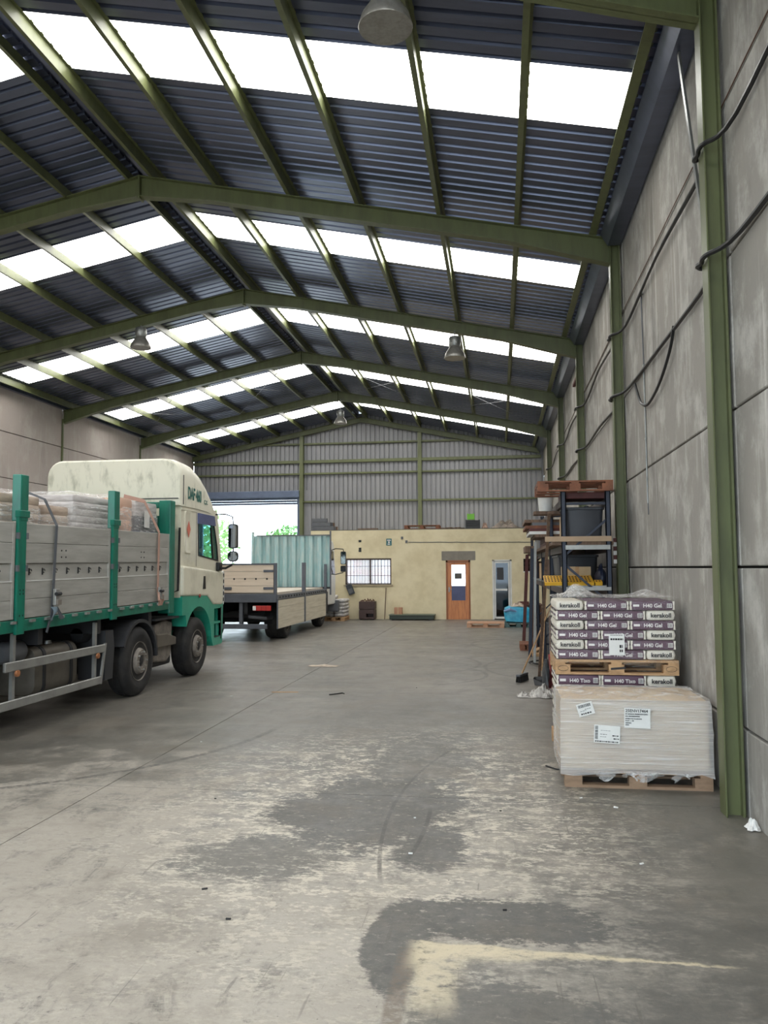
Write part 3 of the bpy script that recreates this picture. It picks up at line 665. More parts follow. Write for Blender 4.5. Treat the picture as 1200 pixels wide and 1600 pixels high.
# --- film wrapped cardboard crate, front
BX0, BX1, BY0, BY1 = .50, 1.72, 7.12, 7.96
t = thing('wooden_pallet', 'weathered pallet under the film wrapped cardboard crate', 'pallet', (1.12, 7.55, 0))
pallet_parts(t, 1.20, .84, mat('worn_pallet', (150, 124, 100), .8, col2=(112, 90, 72), scale=6, stretch=(1.5, 5, 5)), .52, 7.11, 0)
t = thing('cardboard_crate', 'large pale cardboard crate wrapped in milky film with shipping labels', 'crate', (1.11, 7.54, .144))
CRATE = mat('pale_cardboard', (208, 188, 158), .75, col2=(186, 162, 132), var=.8, scale=2)
MB().box(BX0 + .01, BX1 - .01, BY0 + .012, BY1 - .01, .146, .715).build('carton_body', CRATE, t, bevel=.015)
MB().grid(lambda u, v: (BX0 + .012 + u * (BX1 - BX0 - .024), BY0 + .014 + v * (BY1 - BY0 - .03), .72 + .02 * math.sin(u * 3.1) * math.sin(v * 3)), 10, 8).build('carton_lid', CRATE, t)
m = MB()
rnd = random.Random(3)
loop = lambda z, e: [(BX0 - e, BY0 - e), (BX1 + e, BY0 - e), (BX1 + e, BY1 + e), (BX0 - e, BY1 + e)]
rings = []
for zz, ee in ((.122, .014), (.14, .013), (.2, .012), (.3, .012), (.4, .01), (.46, .016), (.52, .008), (.62, .006), (.70, .006), (.735, -.003)):
    q = loop(zz, ee); ring = []
    for a in range(4):
        for k in range(12):
            f_ = k / 12; p = Vector(q[a]).lerp(Vector(q[(a + 1) % 4]), f_)
            bl = .022 * math.sin(PI * (zz - .12) / .6) * math.sin(PI * f_) if a == 3 else 0
            ring.append(Vector((p.x - bl + rnd.uniform(-.003, .003), p.y + rnd.uniform(-.003, .003), zz + (rnd.uniform(-.03, .012) if zz < .13 else 0))))
    rings.append(ring)
m.loft(rings, cap=False); m.smooth().build('stretch_wrap', FILM_BOX, t)
m = MB().grid(lambda u, v: (BX0 - .004 + u * (BX1 - BX0 + .008), BY0 - .004 + v * (BY1 - BY0 + .008), .738 + .028 * math.sin(u * PI) * math.sin(v * PI) + .012 * math.sin(u * 17 + v * 5) * math.sin(v * 11 - u * 3) * min(1, 4 * v * (1 - v)) ), 30, 18)
m.smooth().build('wrap_top', FILM_TOP, t)
for k, (x, s_) in enumerate(((.86, .07), (1.22, .10), (1.46, .06), (1.05, .05))):
    m = MB().grid(lambda u, v: (x - s_ + 2 * s_ * u + .02 * math.sin(9 * v), BY0 - .028 + .008 * math.sin(7 * u + k), .142 - (.055 + .03 * math.sin(4 * u + k)) * v), 6, 5); m.smooth().build('wrap_tail', FILM_TOP, t)
# shipping labels on the crate
def label_sheet(parent, x0, z0, w_, h_, y, rot=0.0, lines=(), bars=None, title=None):
    c = Vector((x0 + w_ / 2, y, z0 + h_ / 2)); R = Matrix.Rotation(rot, 3, 'Y')
    T = lambda p: c + R @ (Vector(p) - c)
    o = MB().box(x0, x0 + w_, y - .0015, y, z0, z0 + h_).xf(T).build('shipping_label', PAPER, parent)
    m = MB(); rn = random.Random(int(x0 * 1000))
    if bars:
        bx, bz, bw_, bh, vert = bars; p = 0
        while p < 1:
            q = rn.uniform(.015, .05)
            if vert: m.box(x0 + bx, x0 + bx + bw_, y - .003, y - .0015, z0 + bz + bh * p, z0 + bz + bh * min(1, p + q))
            else: m.box(x0 + bx + bw_ * p, x0 + bx + bw_ * min(1, p + q), y - .003, y - .0015, z0 + bz, z0 + bz + bh)
            p += q + rn.uniform(.012, .04)
    for lx, lz, lw, lh in lines:
        p = 0
        while p < lw:
            q = rn.uniform(.006, .02); m.box(x0 + lx + p, x0 + lx + min(lw, p + q), y - .003, y - .0015, z0 + lz, z0 + lz + lh); p += q + .005
    if m.v: m.xf(T).build('print', INK, o)
    for tx, tz, ts, tt in (title or []):
        lettering(tt, ts, INK, T((x0 + tx, y - .003, z0 + tz)), R @ Vector((1, 0, 0)), R @ Vector((0, 0, 1)), o, 'print', bold=.0006)
    return o
yl = BY0 - .018
label_sheet(t, .635, .60, .135, .105, yl, -.28, [(.02, .012, .09, .012), (.02, .04, .05, .004), (.06, .05, .05, .004)], (.012, .07, .105, .025, False))
label_sheet(t, 1.018, .502, .213, .165, yl, .02, (), None, [(.010, .132, .034, '25ENV17464'), (.010, .112, .0118, 'KIT MODULO PROMOCION EXPO'), (.010, .093, .0118, 'INC.1964430204997075'), (.010, .074, .0098, 'RECIBIDO POR TRANSPORTES'), (.010, .056, .0115, 'PALET 1 - 100'), (.010, .038, .0115, 'DESTINO'), (.010, .022, .010, 'ENVIO')])
label_sheet(t, .768, .373, .213, .145, yl, .05, [(.01, .008, .19, .009), (.15, .06, .05, .009), (.16, .035, .045, .009), (.05, .07, .06, .004), (.05, .05, .05, .003)], (.008, .03, .024, .108, True))
label_sheet(t, .775, .455, .20, .065, yl + .001, .05, [(.05, .02, .08, .003)])

# --- mortar pallets behind it
KX0, KY0 = .54, 8.20
PURPLE = mat('purple_bag_print', (96, 70, 86), .5, col2=(84, 60, 75), scale=5); BAGW = mat('cream_bag_paper', (226, 220, 206), .6, col2=(206, 198, 184), scale=6)
TXTW = mat('white_print', (232, 228, 224), .6); TXTK = mat('charcoal_print', (44, 42, 44), .6)
def soft_box(x0, x1, y0, y1, z0, z1, r=.02, puff=.012):
    m = MB(); cx_, cy_ = (x0 + x1) / 2, (y0 + y1) / 2
    def ring(z, e):
        return [Vector((a, b_, z)) for a, b_ in rpoly(x0 - e, x1 + e, y0 - e, y1 + e, r + .01, 3)]
    rg = [ring(z0, -r), ring(z0 + r * .4, -r * .3), ring((z0 + z1) / 2, puff * .4), ring(z1 - r * .4, -r * .3), ring(z1, -r)]
    return m.loft(rg).smooth()
def bag_side(w_, d, h, txt, lab, grp):
    t = thing('mortar_bag', lab, 'bag', (0, 0, 0), grp)
    soft_box(0, w_, 0, d, .001, h - .001).build('bag_body', PURPLE, t)
    for xx_ in (-.001, w_ - .013): soft_box(xx_, xx_ + .016, .002, d, .006, h - .006, .006, .004).build('bag_end_fold', BAGW, t)
    y = -.005
    lettering(txt, .052, TXTW, (w_ * .29, y - .004, h * .32), (1, 0, 0), (0, 0, 1), t, bold=.001, squeeze=.98)
    MB().box(.028, .085, y - .001, y + .012, h * .40, h * .62).build('print_tag', TXTW, t); m = MB()
    MB().box(w_ - .068, w_ - .022, y - .001, y + .012, h * .28, h * .72).build('barcode_field', TXTW, t)
    for k in range(5): m.box(w_ - .064 + k * .008, w_ - .060 + k * .008, y - .002, y + .002, h * .32, h * .68)
    m.build('barcode', TXTK, t)
    return t
def bag_end(w_, d, h, lab, grp):
    t = thing('mortar_bag', lab, 'bag', (0, 0, 0), grp)
    soft_box(0, w_, .0, d, .001, h - .001, .018, .014).build('bag_body', BAGW, t)
    lettering('kerakoll', .060, TXTK, (w_ * .5, -.014, h * .32), (1, 0, 0), (0, 0, 1), t, align='CENTER', bold=.0015)
    return t
def mortar_pallet(z0, rows, txt, which, pal_lab, BH=.0955, flip=0):
    pt = thing('wooden_pallet', pal_lab, 'pallet', (KX0 + .58, KY0 + .42, z0))
    pallet_parts(pt, 1.17, .84, PALLET, KX0 - .01, KY0 - .01, z0)
    zb = z0 + .146
    ps = bag_side(.415, .40, BH, txt, 'purple mortar bag lettered %s along its side, on the %s pallet' % (txt, which), 'purple bags on the %s mortar pallet' % which)
    pe = bag_end(.265, .40, BH, 'cream bag end lettered kerakoll facing out, on the %s pallet' % which, 'cream bag ends on the %s mortar pallet' % which)
    fs, fe = [ps], [pe]
    def put(proto, lst, loc):
        if lst: o = lst.pop(); o.location = loc
        else: o = copy_tree(proto, None, loc)
        lay = ('bottom', 'fifth', 'fourth', 'third', 'second', 'top')[r]
        o['label'] = ('purple bag side lettered %s in the %s layer of the %s mortar pallet' % (txt, lay, which)) if proto is ps else ('cream bag end lettered kerakoll in the %s layer of the %s mortar pallet' % (lay, which))
    for r in range(rows):
        z = zb + r * BH; j = random.uniform(-.003, .005)
        for row in (0, 1):
            y = KY0 + row * .420 + random.uniform(-.003, .003)
            if (rows - 1 - r) % 2 == flip: put(pe, fe, (KX0 + .008 + j * .4, y, z)); put(ps, fs, (KX0 + .288 + j, y, z)); put(ps, fs, (KX0 + .72 + j, y, z))
            else: put(ps, fs, (KX0 + .005 + j * .4, y, z)); put(ps, fs, (KX0 + .435 + j, y, z)); put(pe, fe, (KX0 + .868 + j, y, z))
    return zb + rows * BH
z1 = mortar_pallet(0, 6, 'H40 Tixo', 'lower', 'pale wooden pallet on the floor under the lower mortar bags', .109, 1)
z2 = mortar_pallet(z1 + .002, 6, 'H40 Gel', 'upper', 'pale wooden pallet stacked on the lower mortar bags, blocks stamped')
# stamp ovals on the pallet blocks
# film round the upper bags
x0, x1, y0_, y1_ = KX0 - .020, KX0 + 1.175, KY0 - .024, KY0 + .85
t = thing('stretch_wrap', 'clear crumpled film around the upper pallet of mortar bags', 'film', ((x0 + x1) / 2, (y0_ + y1_) / 2, z1))
zr = [z1 + .12 + (z2 - z1 - .09) * k / 10 for k in range(11)]
rings = []; rnd = random.Random(11)
for i, z in enumerate(zr):
    ring = []; e = (0, .004)[i % 2]
    for a, (p, q) in enumerate((((x0, y0_), (x1, y0_)), ((x1, y0_), (x1, y1_)), ((x1, y1_), (x0, y1_)), ((x0, y1_), (x0, y0_)))):
        for k in range(10):
            f_ = k / 10; px, py = p[0] + (q[0] - p[0]) * f_, p[1] + (q[1] - p[1]) * f_
            ring.append(Vector((px + rnd.uniform(-.005, .005), py + rnd.uniform(-.004, .002), z + (rnd.uniform(-.05, .03) if i == 0 else 0))))
    rings.append(ring)
m = MB(); m.loft(rings, cap=False).smooth().build('side_film', FILM, t)
def topf(u, v):
    x = x0 + (x1 - x0) * u; y = y0_ + (y1_ - y0_) * v; ed = min(1, 6 * min(u, 1 - u, v, 1 - v) + .0)
    hz = .12 * math.exp(-((u - .20) / .11) ** 2) * (.35 + .65 * math.exp(-((v - .3) / .25) ** 2)) + .075 * math.exp(-((u - .82) / .13) ** 2) * math.exp(-((v - .5) / .35) ** 2)
    return (x, y, z2 + .035 + ed * (hz + .015 * math.sin(13 * u + 4 * v) * math.sin(9 * v + 2)))
m = MB().grid(topf, 40, 22); m.smooth().build('top_film', FILM_TOP, t)
# label on the film
lt = label_sheet(t, KX0 + .505, z1 + .195, .148, .205, y0_ - .006, .0, [(.015, .145, .12, .018), (.10, .07, .03, .03), (.10, .03, .03, .025), (.015, .19, .12, .006)])
# stamps
for xs_ in (KX0 + .065, KX0 + 1.09):
    t = MB(); 
    for k in range(20):
        a, b_ = 2 * PI * k / 20, 2 * PI * (k + 1) / 20
        t.bar((xs_ + .05 * math.cos(a), KY0 - .0115, z1 + .063 + .026 * math.sin(a)), (xs_ + .05 * math.cos(b_), KY0 - .0115, z1 + .063 + .026 * math.sin(b_)), .004, .003)
    pal = [o for o in bpy.data.objects if o.name.startswith('wooden_pallet') and 'stamped' in o.get('label', '')][0]
    t.build('stamp', TXTK, pal)
t = MB().bar((KX0 + .52, KY0 - .0115, z1 + .06), (KX0 + .66, KY0 - .0115, z1 + .072), .003, .02); t.build('stamp', TXTK, pal)

# ------------------------------------------------------------------ blue storage rack along the right wall
RX0, RX1 = .84, 1.50
RY = [11.2, 13.9, 16.6, 19.3, 22.0]
rk = thing('pallet_rack', 'dark blue steel storage rack crowded with materials along the concrete wall', 'rack', (1.17, 16.6, 0))
for y in RY:
    for x in (RX0, RX1 - .07):
        m = MB().box(x, x + .07, y, y + .012, 0, 2.88); m.box(x, x + .012, y, y + .07, 0, 2.88); m.box(x + .058, x + .07, y, y + .07, 0, 2.88); m.build('upright', NAVY, rk)
        MB().box(x - .02, x + .09, y - .02, y + .09, 0, .012).build('foot_plate', NAVY, rk)
    for z in (.3, 2.70): MB().box(RX0 + .07, RX1 - .07, y + .02, y + .05, z, z + .035).build('horizontal_brace', NAVY, rk)
    for (za, zb) in ((2.02, 2.50), (1.88, 1.38), (.45, 1.0)): MB().bar((RX0 + .05, y + .035, za), (RX1 - .05, y + .035, zb), .03, .05, (0, 1, 0)).build('diagonal_brace', NAVY, rk)
for i in range(len(RY) - 1):
    for z in (1.52, 2.10, 2.74):
        for x in (RX0 + .01, RX1 - .06): MB().box(x, x + .045, RY[i] + .07, RY[i + 1], z - .05, z + .05).build('beam', mat('rack_beam', (70, 60, 58), .6) if 'rack_beam' not in bpy.data.materials else bpy.data.materials['rack_beam'], rk)
    if i < 4:
        for k in range(8):
            ya = RY[i] + .02 + k * .335
            MB().box(RX0 - .12, RX1 + .03, ya, ya + .30, 2.155, 2.20).build('shelf_board', TIMBER, rk)
        for k in range(9): MB().box(RX0, RX1, RY[i] + .1 + k * .285, RY[i] + .2 + k * .285, 1.57, 1.60).build('shelf_bar', STEEL, rk)
MB().box(RX0 + .05, RX1 - .02, RY[0] - .03, RY[0] - .005, 2.09, 2.15).build('end_beam', STEEL, rk); MB().box(RX0 + .05, RX1 - .02, RY[0] - .03, RY[0] - .005, 1.54, 1.585).build('end_beam', STEEL, rk)
MB().box(RX0 - .22, RX1, RY[0] - .02, RY[0] + .0, 2.20, 2.27).build('edge_plank', mat('pale_plank', (168, 144, 118), .75, scale=4), rk)

t = thing('wooden_pallet', 'old reddish brown pallet lying on top of the blue rack', 'pallet', (1.03, 11.6, 2.88)); pallet_parts(t, 1.0, .95, PALLET_DK, .53, 11.12, 2.88)
for k, (x, y, z, sx, sy, sz, m_, nm, lab, cat) in enumerate((
    (.86, 11.30, 2.79, .61, .6, .085, RUST, 'steel_channel', 'rusty red steel channel under the pallet on the rack top', 'channel'),
    (.90, 11.32, 2.20, .52, .75, .475, DKP, 'plastic_tub', 'big dark plastic tub on the upper rack shelf', 'tub'),
    (.95, 12.2, 2.20, .47, .8, .44, CARD, 'carton', 'cardboard carton behind the dark tub on the upper rack shelf', 'box'),
    (.90, 11.74, 1.60, .38, .5, .26, CARD, 'carton', 'cardboard carton behind the yellow grating on the lower rack shelf', 'box'),
    (.88, 12.40, 1.60, .58, 1.4, .44, DKP, 'plastic_tub', 'grey plastic tub at the back of the lower rack shelf', 'tub'),
    (.90, 14.1, 1.60, .55, 1.8, .40, BROWN, 'wooden_crate', 'brown wooden crate on the lower shelf of the second rack bay', 'crate'),
    (.78, 14.2, 2.21, .60, 1.6, .20, RUST, 'steel_bundle', 'bundle of rusty red steel sections on the upper shelf', 'steel'),
    (.80, 17.0, 2.21, .60, 1.8, .40, GREYP, 'plastic_tub', 'grey tub on the upper shelf of the third rack bay', 'tub'),
    (.90, 17.0, 1.60, .55, 1.8, .35, CARD, 'carton', 'carton on the lower shelf of the third rack bay', 'box'),
    (.62, 19.6, 2.21, .80, 1.6, .16, TIMBER, 'plank_stack', 'stack of grey planks sticking out of the far rack bay', 'planks'),
    (.86, 19.6, 1.60, .60, 1.8, .40, BROWN, 'wooden_crate', 'brown crate on the lower shelf of the far rack bay', 'crate'),
    (1.10, 12.0, 0, .36, 1.6, .8, DARK, 'steel_bin', 'dark steel bin on the floor inside the rack', 'bin'),
    (.95, 14.6, 0, .5, 1.8, .9, BROWN, 'wooden_crate', 'large brown crate on the floor inside the rack', 'crate'),
    (.95, 17.4, 0, .5, 1.6, .7, GREYP, 'steel_bin', 'grey bin on the floor in the third rack bay', 'bin'))):
    tt = thing(nm, lab, cat, (x + sx / 2, y + sy / 2, z))
    if cat in ('tub', 'bin'):
        m = MB(); e = .03
        rg = [[Vector((a, b_, zz)) for a, b_ in rpoly(x + d, x + sx - d, y + d, y + sy - d, .05, 3)] for d, zz in ((.03, z), (.0, z + sz), (.02, z + sz), (.045, z + .03))]
        m.loft(rg).smooth().build('tub_body', m_, tt)
        m = MB(); m.loft([[Vector((a, b_, zz)) for a, b_ in rpoly(x - d, x + sx + d, y - d, y + sy + d, .055, 3)] for d, zz in ((.0, z + sz - .04), (.014, z + sz - .035), (.014, z + sz - .005), (.0, z + sz))], cap=False).build('rim', m_, tt)
    elif cat in ('planks', 'steel'):
        n = max(2, int(sx / .13)); 
        for r in range(max(1, int(sz / .08))):
            for q in range(n): 
                dy = random.uniform(-.12, .12); MB().box(x + q * .13, x + q * .13 + .12, y + dy, y + sy + dy, z + r * .08, z + r * .08 + .075).build('plank' if cat == 'planks' else 'section', m_, tt)
    else:
        MB().box(x, x + sx, y, y + sy, z, z + sz).build('body', m_, tt, bevel=.008)
        if cat == 'box': MB().box(x + sx / 2 - .025, x + sx / 2 + .025, y - .001, y + sy + .001, z + .0, z + sz + .001).build('tape', PALLET, tt)
        elif cat == 'channel':
            for q in (0, 1): MB().box(x, x + sx, y + q * (sy - .03), y + q * (sy - .03) + .03, z + sz, z + sz + .004).build('flange_edge', m_, tt)
        else:
            for q in range(3): MB().box(x - .012, x + sx + .012, y - .012, y + .0, z + .05 + q * sz * .3, z + .05 + q * sz * .3 + .09).build('batten', m_, tt)
t = thing('paint_bucket', 'white plastic bucket with conical lid on the rack side', 'bucket', (.70, 12.35, 2.685))
MB().lathe([(.095, 2.685), (.115, 2.905)], (.70, 12.35, 0), 'Z', 20).smooth().build('bucket_body', WHITE, t); MB().lathe([(.118, 2.90), (.118, 2.92), (.07, 2.93), (.05, 3.00), (.0, 3.005)], (.70, 12.35, 0), 'Z', 20).smooth().build('lid', WHITE, t)
tag(MB().box(.52, 1.5, 12.15, 12.55, 2.639, 2.685).build('rack_plank', TIMBER), 'short plank across the rack carrying the white bucket', 'plank')
# yellow perforated gratings
def grating(x0, y, z, w_, lab, tilt, dep=.42):
    t = thing('steel_grating', lab, 'grating', (x0 + w_ / 2, y, z))
    R = Matrix.Rotation(tilt, 3, 'X'); c = Vector((x0, y, z)); T = lambda p: c + R @ Vector(p)
    MB().box(0, w_, 0, dep, 0, .012).xf(T).build('plate', YELLOW, t); MB().box(0, w_, -.002, .008, -.03, .012).xf(T).build('front_lip', YELLOW, t)
    n = int(w_ / .042)
    for r in range(int(dep / .1)):
        m = MB()
        for k in range(n): m.box(.012 + k * .042, .034 + k * .042, .05 + r * .09, .10 + r * .09, .012, .015)
        m.xf(T).build('slot_row', BROWN, t)
grating(.61, 11.29, 1.632, .66, 'yellow slotted steel grating sticking out of the lower rack shelf', .22)
grating(1.285, 11.29, 1.632, .095, 'short yellow slotted grating beside the blue sack in the rack', .25, .14)
t = thing('plastic_sack', 'dark blue plastic sack on the lower rack shelf by the wall', 'sack', (1.40, 11.62, 1.60))
m = MB(); rg = []
for k in range(7):
    f_ = k / 6; e = .02 + .10 * math.sin(PI * min(1, .25 + f_ * .75)); rg.append([Vector((1.40 + e * .70 * math.cos(a) + .010 * math.sin(3 * a + k), 11.63 + e * 1.4 * math.sin(a) + .01 * math.sin(5 * a), 1.60 + .27 * f_)) for a in [2 * PI * q / 14 for q in range(14)]])
m.loft(rg).smooth().build('sack_body', BLUEBAG, t); MB().tube([(1.40, 11.63, 1.86), (1.41, 11.61, 1.90)], [.03, .012], 8).build('knot', BLUEBAG, t)
# boards and pipes standing beside the rack
for (p, q, wd, dp, m_, lab) in (((.90, 22.75, .008), (.88, 22.12, 2.09), .15, .05, BROWN, 'tall dark brown board standing at the far end of the rack'),
    ((.72, 14.95, 0), (.815, 14.9, 1.55), .05, .03, PALLET, 'slim tan batten standing against the rack side'),
    ((.60, 17.2, 0), (.682, 17.1, 2.25), .07, .04, NAVY, 'dark blue steel post leaning on the rack side'),
    ((.66, 18.35, 0), (.818, 18.3, 2.1), .06, .04, BROWN, 'narrow brown batten leaning on the third rack bay'),
    ((.56, 20.2, 0), (.677, 20.1, 2.17), .08, .04, RUST, 'rusty flat bar leaning on the far rack bay'),
    ((.64, 15.9, 0), (.692, 15.85, 2.35), .05, .05, STEEL, 'pale steel tube standing against the rack side'),
    ((.615, 13.63, .012), (.702, 11.5, 2.62), .045, .03, TIMBER, 'pale timber lath slanting across the rack side')):
    tag(MB().bar(p, q, wd, dp, (0, 1, 0)).build('standing_board', m_, bevel=.003, seg=1), lab, 'board')
for k in range(6):
    z = 2.355 + k * .052; xo = .55 + random.uniform(-.12, .1)
    tag(MB().box(xo, xo + .75, 14.0 + .03 * k, 15.6, z + .012, z + .062).build('shelf_plank', (TIMBER, WHITE, RUST, PALLET_DK, GREYP, TIMBER)[k]), ('lowest grey board', 'white painted board', 'rusty red steel board', 'old reddish wooden board', 'grey plastic board', 'topmost grey board')[k] + ' in the mixed pile jutting from the rack', 'board', 'mixed boards piled on the upper rack shelf')
t = thing('white_strip', 'red and white warning strip fixed on the column edge behind the rack', 'strip', (1.60, 11.585, 1.85))
for k in range(6): MB().box(1.575, 1.62, 11.583, 11.60, 1.90 + k * .06, 1.955 + k * .06).build('band', (WHITE, RUST)[k % 2], t)

# ------------------------------------------------------------------ clutter on the floor by the rack
t = thing('push_broom', 'push broom with black bristles leaning on the rack', 'broom', (.34, 13.5, 0))
hd = Vector((.34, 13.52, .13)); tp = Vector((.845, 13.0, 1.36)); d_ = (tp - hd).normalized(); sd = Vector((.36, .93, 0)).normalized()
MB().tube([hd, tp], .013, 8).build('handle', PALLET, t)
MB().bar(hd - sd * .20 + Vector((0, 0, -.02)), hd + sd * .20 + Vector((0, 0, -.02)), .075, .035).build('head', GREYP, t, bevel=.01)
m = MB()
for k in range(26):
    for q in (-1, 0, 1):
        a = hd + sd * (-.19 + .0152 * k) + Vector((.022 * q, -.01 * q, -.035)); m.tube([a, a + Vector((.012 * q, -.006 * q + .004 * math.sin(k), -.092))], .008, 4)
m.build('bristles', BLACK, t)
def crumple(name, c, sx, sy, sz, m_, lab, cat, seed=1, n=14):
    rn = random.Random(seed); mb = MB()
    ph = [rn.uniform(0, 6) for _ in range(8)]
    def fn(u, v):
        x = (u - .5) * 2; y = (v - .5) * 2; r = math.sqrt(x * x + y * y)
        h = max(0, 1 - r ** 1.6) * (.62 + .38 * math.sin(7 * x + ph[0]) * math.sin(6 * y + ph[1])) + .14 * abs(math.sin(13 * x + 5 * y + ph[2])) * max(0, 1.25 - r)
        return (c[0] + sx * (x + .10 * math.sin(5 * y + ph[3])), c[1] + sy * (y + .10 * math.sin(6 * x + ph[4])), c[2] + .006 + sz * h)
    mb.grid(fn, n, n); return tag(mb.build(name, m_), lab, cat)
WHFILM = mat('crumpled_white_film', (182, 178, 172), .35, col2=(118, 114, 110), var=.9, scale=12)
crumple('plastic_film', (.60, 12.05, 0), .20, .28, .17, WHFILM, 'crumpled translucent film heap on the floor by the mortar pallets', 'film', 5, 22)
crumple('plastic_film', (.32, 11.95, 0), .10, .16, .07, WHFILM, 'small loose tail of crumpled film beside the film heap', 'film', 9, 14)
t = thing('waste_bin', 'red plastic bin with a black bag beside the mortar pallets', 'bin', (.90, 12.8, 0))
MB().loft([[Vector((a, b_, z)) for a, b_ in rpoly(.90 - s_, .90 + s_, 12.8 - s_, 12.8 + s_, .06, 3)] for s_, z in ((.13, 0), (.17, .50), (.15, .50), (.11, .03))]).smooth().build('bin_body', RED, t)
crumple_o = None
m = MB(); rg = []
for k in range(8):
    f_ = k / 7; e = .10 * math.sin(PI * (.35 + .6 * f_)) + .02
    rg.append([Vector((.68 + e * .55 * math.cos(a) + .012 * math.sin(4 * a + k), 12.60 + e * 1.3 * math.sin(a), .46 * f_)) for a in [2 * PI * q / 14 for q in range(14)]])
tag(m.loft(rg).smooth().build('refuse_bag', mat('grey_black_bag', (70, 72, 74), .3, col2=(40, 42, 44), scale=12, bump=.5, bscale=20)), 'grey black refuse bag slumped against the red bin', 'bag')
tag(MB().add([(.52, 13.05, .004), (.74, 13.0, .004), (.74, 13.25, .004), (.54, 13.3, .004), (.50, 13.1, .10), (.72, 13.04, .03), (.73, 13.26, .12), (.53, 13.34, .10)], [(0, 3, 2, 1), (0, 4, 7, 3), (3, 7, 6, 2), (2, 6, 5, 1), (4, 0, 1, 5)]).build('dustpan', BLACKP), 'open black dustpan on the floor behind the film heap', 'dustpan')
tag(MB().tube([(.70 + .16 * math.cos(a) * (1 + .05 * math.sin(3 * a)), 16.0 + .30 * math.sin(a), .026 + .011 * math.sin(2 * a)) for a in [2 * PI * k / 20 * 1.9 for k in range(21)]], .014, 6).build('hose_coil', BLACK), 'black hose coil on the floor beside the rack', 'hose')
t = thing('wooden_pallet', 'broken brown pallet end lying on the floor beside the rack', 'pallet', (.62, 18.85, 0)); pallet_parts(t, .38, .8, PALLET_DK, .43, 18.45, 0)
for (p, q, lab) in (((.70, 17.6, .05), (.86, 18.1, .08), 'split wooden block on the floor by the rack, the larger one'), ((.66, 17.3, .035), (.86, 17.35, .035), 'small wood offcut lying crosswise on the floor by the rack'), ((.84, 17.2, .06), (.90, 17.5, .40), 'short plank offcut propped against the rack foot')):
    tag(MB().bar(p, q, .11, .07).build('wood_offcut', PALLET, bevel=.006, seg=1), lab, 'offcut')
# pallets by the office doors
t = thing('wooden_pallet', 'empty pale pallet on the floor before the white framed door', 'pallet', (-.42, 25.8, 0)); pallet_parts(t, 1.15, .95, mat('pink_pallet', (178, 134, 106), .8, col2=(206, 176, 150), scale=5), -1.03, 25.35, 0)
t = thing('wooden_pallet', 'low pallet under the cyan wrapped load near the office', 'pallet', (.55, 26.0, 0)); pallet_parts(t, .84, 1.0, mat('teal_grey_pallet', (84, 110, 110), .8), .14, 25.5, 0)
t = thing('wrapped_load', 'squat pallet load wrapped in cyan film near the office doors', 'load', (.55, 26.0, .144))
MB().loft([[Vector((a + .02 * math.sin(5 * a + z * 9), b_, z + .02 * math.sin(7 * a))) for a, b_ in rpoly(.15 - e, .96 + e, 25.52, 26.45, .08, 4)] for e, z in ((-.01, .164), (.02, .25), (.015, .42), (-.0, .56), (-.12, .62))]).smooth().build('cyan_film', CYAN, t)
m = MB().tube([(.12, 25.5, .50), (.30, 25.46, .56), (.5, 25.5, .50)], [.03, .05, .02], 8); m.smooth().build('film_tail', mat('pale_blue_film', (120, 150, 190), .3), t)
crumple('sack', (.56, 25.98, .632), .24, .30, .15, CLOTH, 'beige cloth sack slumped on the cyan wrapped load', 'sack', 4, 18)
t = thing('water_bottle', 'large blue water bottle standing beside the cyan load', 'bottle', (1.08, 26.76, .66))
MB().lathe([(.0, .66), (.12, .66), (.125, .70), (.125, .96), (.10, 1.02), (.04, 1.06), (.035, 1.13), (.0, 1.14)], (1.08, 26.76, 0), 'Z', 18).smooth().build('bottle_body', glass('bottle_blue', (.45, .7, .85), .25, .1), t); MB().lathe([(.0, 1.125), (.042, 1.125), (.042, 1.16), (.0, 1.16)], (1.08, 26.76, 0), 'Z', 14).build('cap', BLUEBAG, t)
t = thing('side_table', 'dark brown low table between the office door and the rack', 'table', (.95, 27.35, 0))
MB().box(.55, 1.35, 26.60, 27.75, .62, .66).build('table_top', BROWN, t)
for x in (.57, 1.28):
    for y in (26.63, 27.67): MB().box(x, x + .05, y, y + .05, 0, .62).build('leg', BROWN, t)
MB().box(.60, 1.3, 26.65, 26.67, .48, .62).build('apron', BROWN, t)
tag(MB().box(.60, .93, 26.70, 26.95, .66, .75).build('small_box', RUST, bevel=.01), 'small dark red box on the low brown table', 'box')
# stacked sacks at the second truck's cab
t = thing('wooden_pallet', 'pale pallet under the grey sacks beside the open bed truck cab', 'pallet', (-5.84, 28.65, 0)); pallet_parts(t, .80, .95, PALLET, -6.24, 28.17, 0)
GS = mat('grey_sack', (204, 200, 196), .5, col2=(140, 136, 134), var=.9, scale=9)
sk0 = soft_box(-6.22, -5.84, 28.19, 28.65, .148, .272, .040, .012).build('cement_sack', GS); tag(sk0, 'grey printed cement sack in the %s layer of the pallet by the truck cab' % 'bottom', 'sack', 'grey sacks stacked by the truck cab')
for k in range(6):
    for a in (0, 1):
        for b_ in (0, 1):
            if k == a == b_ == 0 or (k == 5 and a == 1): continue
            c = sk0.copy(); COL.objects.link(c); c.location = sk0.location + Vector((.40 * a + random.uniform(-.01, .01), .47 * b_, .124 * k)); ORG[c.name] = ORG[sk0.name]; c['label'] = 'grey printed cement sack in the %s layer of the pallet by the truck cab' % ('bottom', 'second', 'third', 'fourth', 'fifth', 'top')[k]

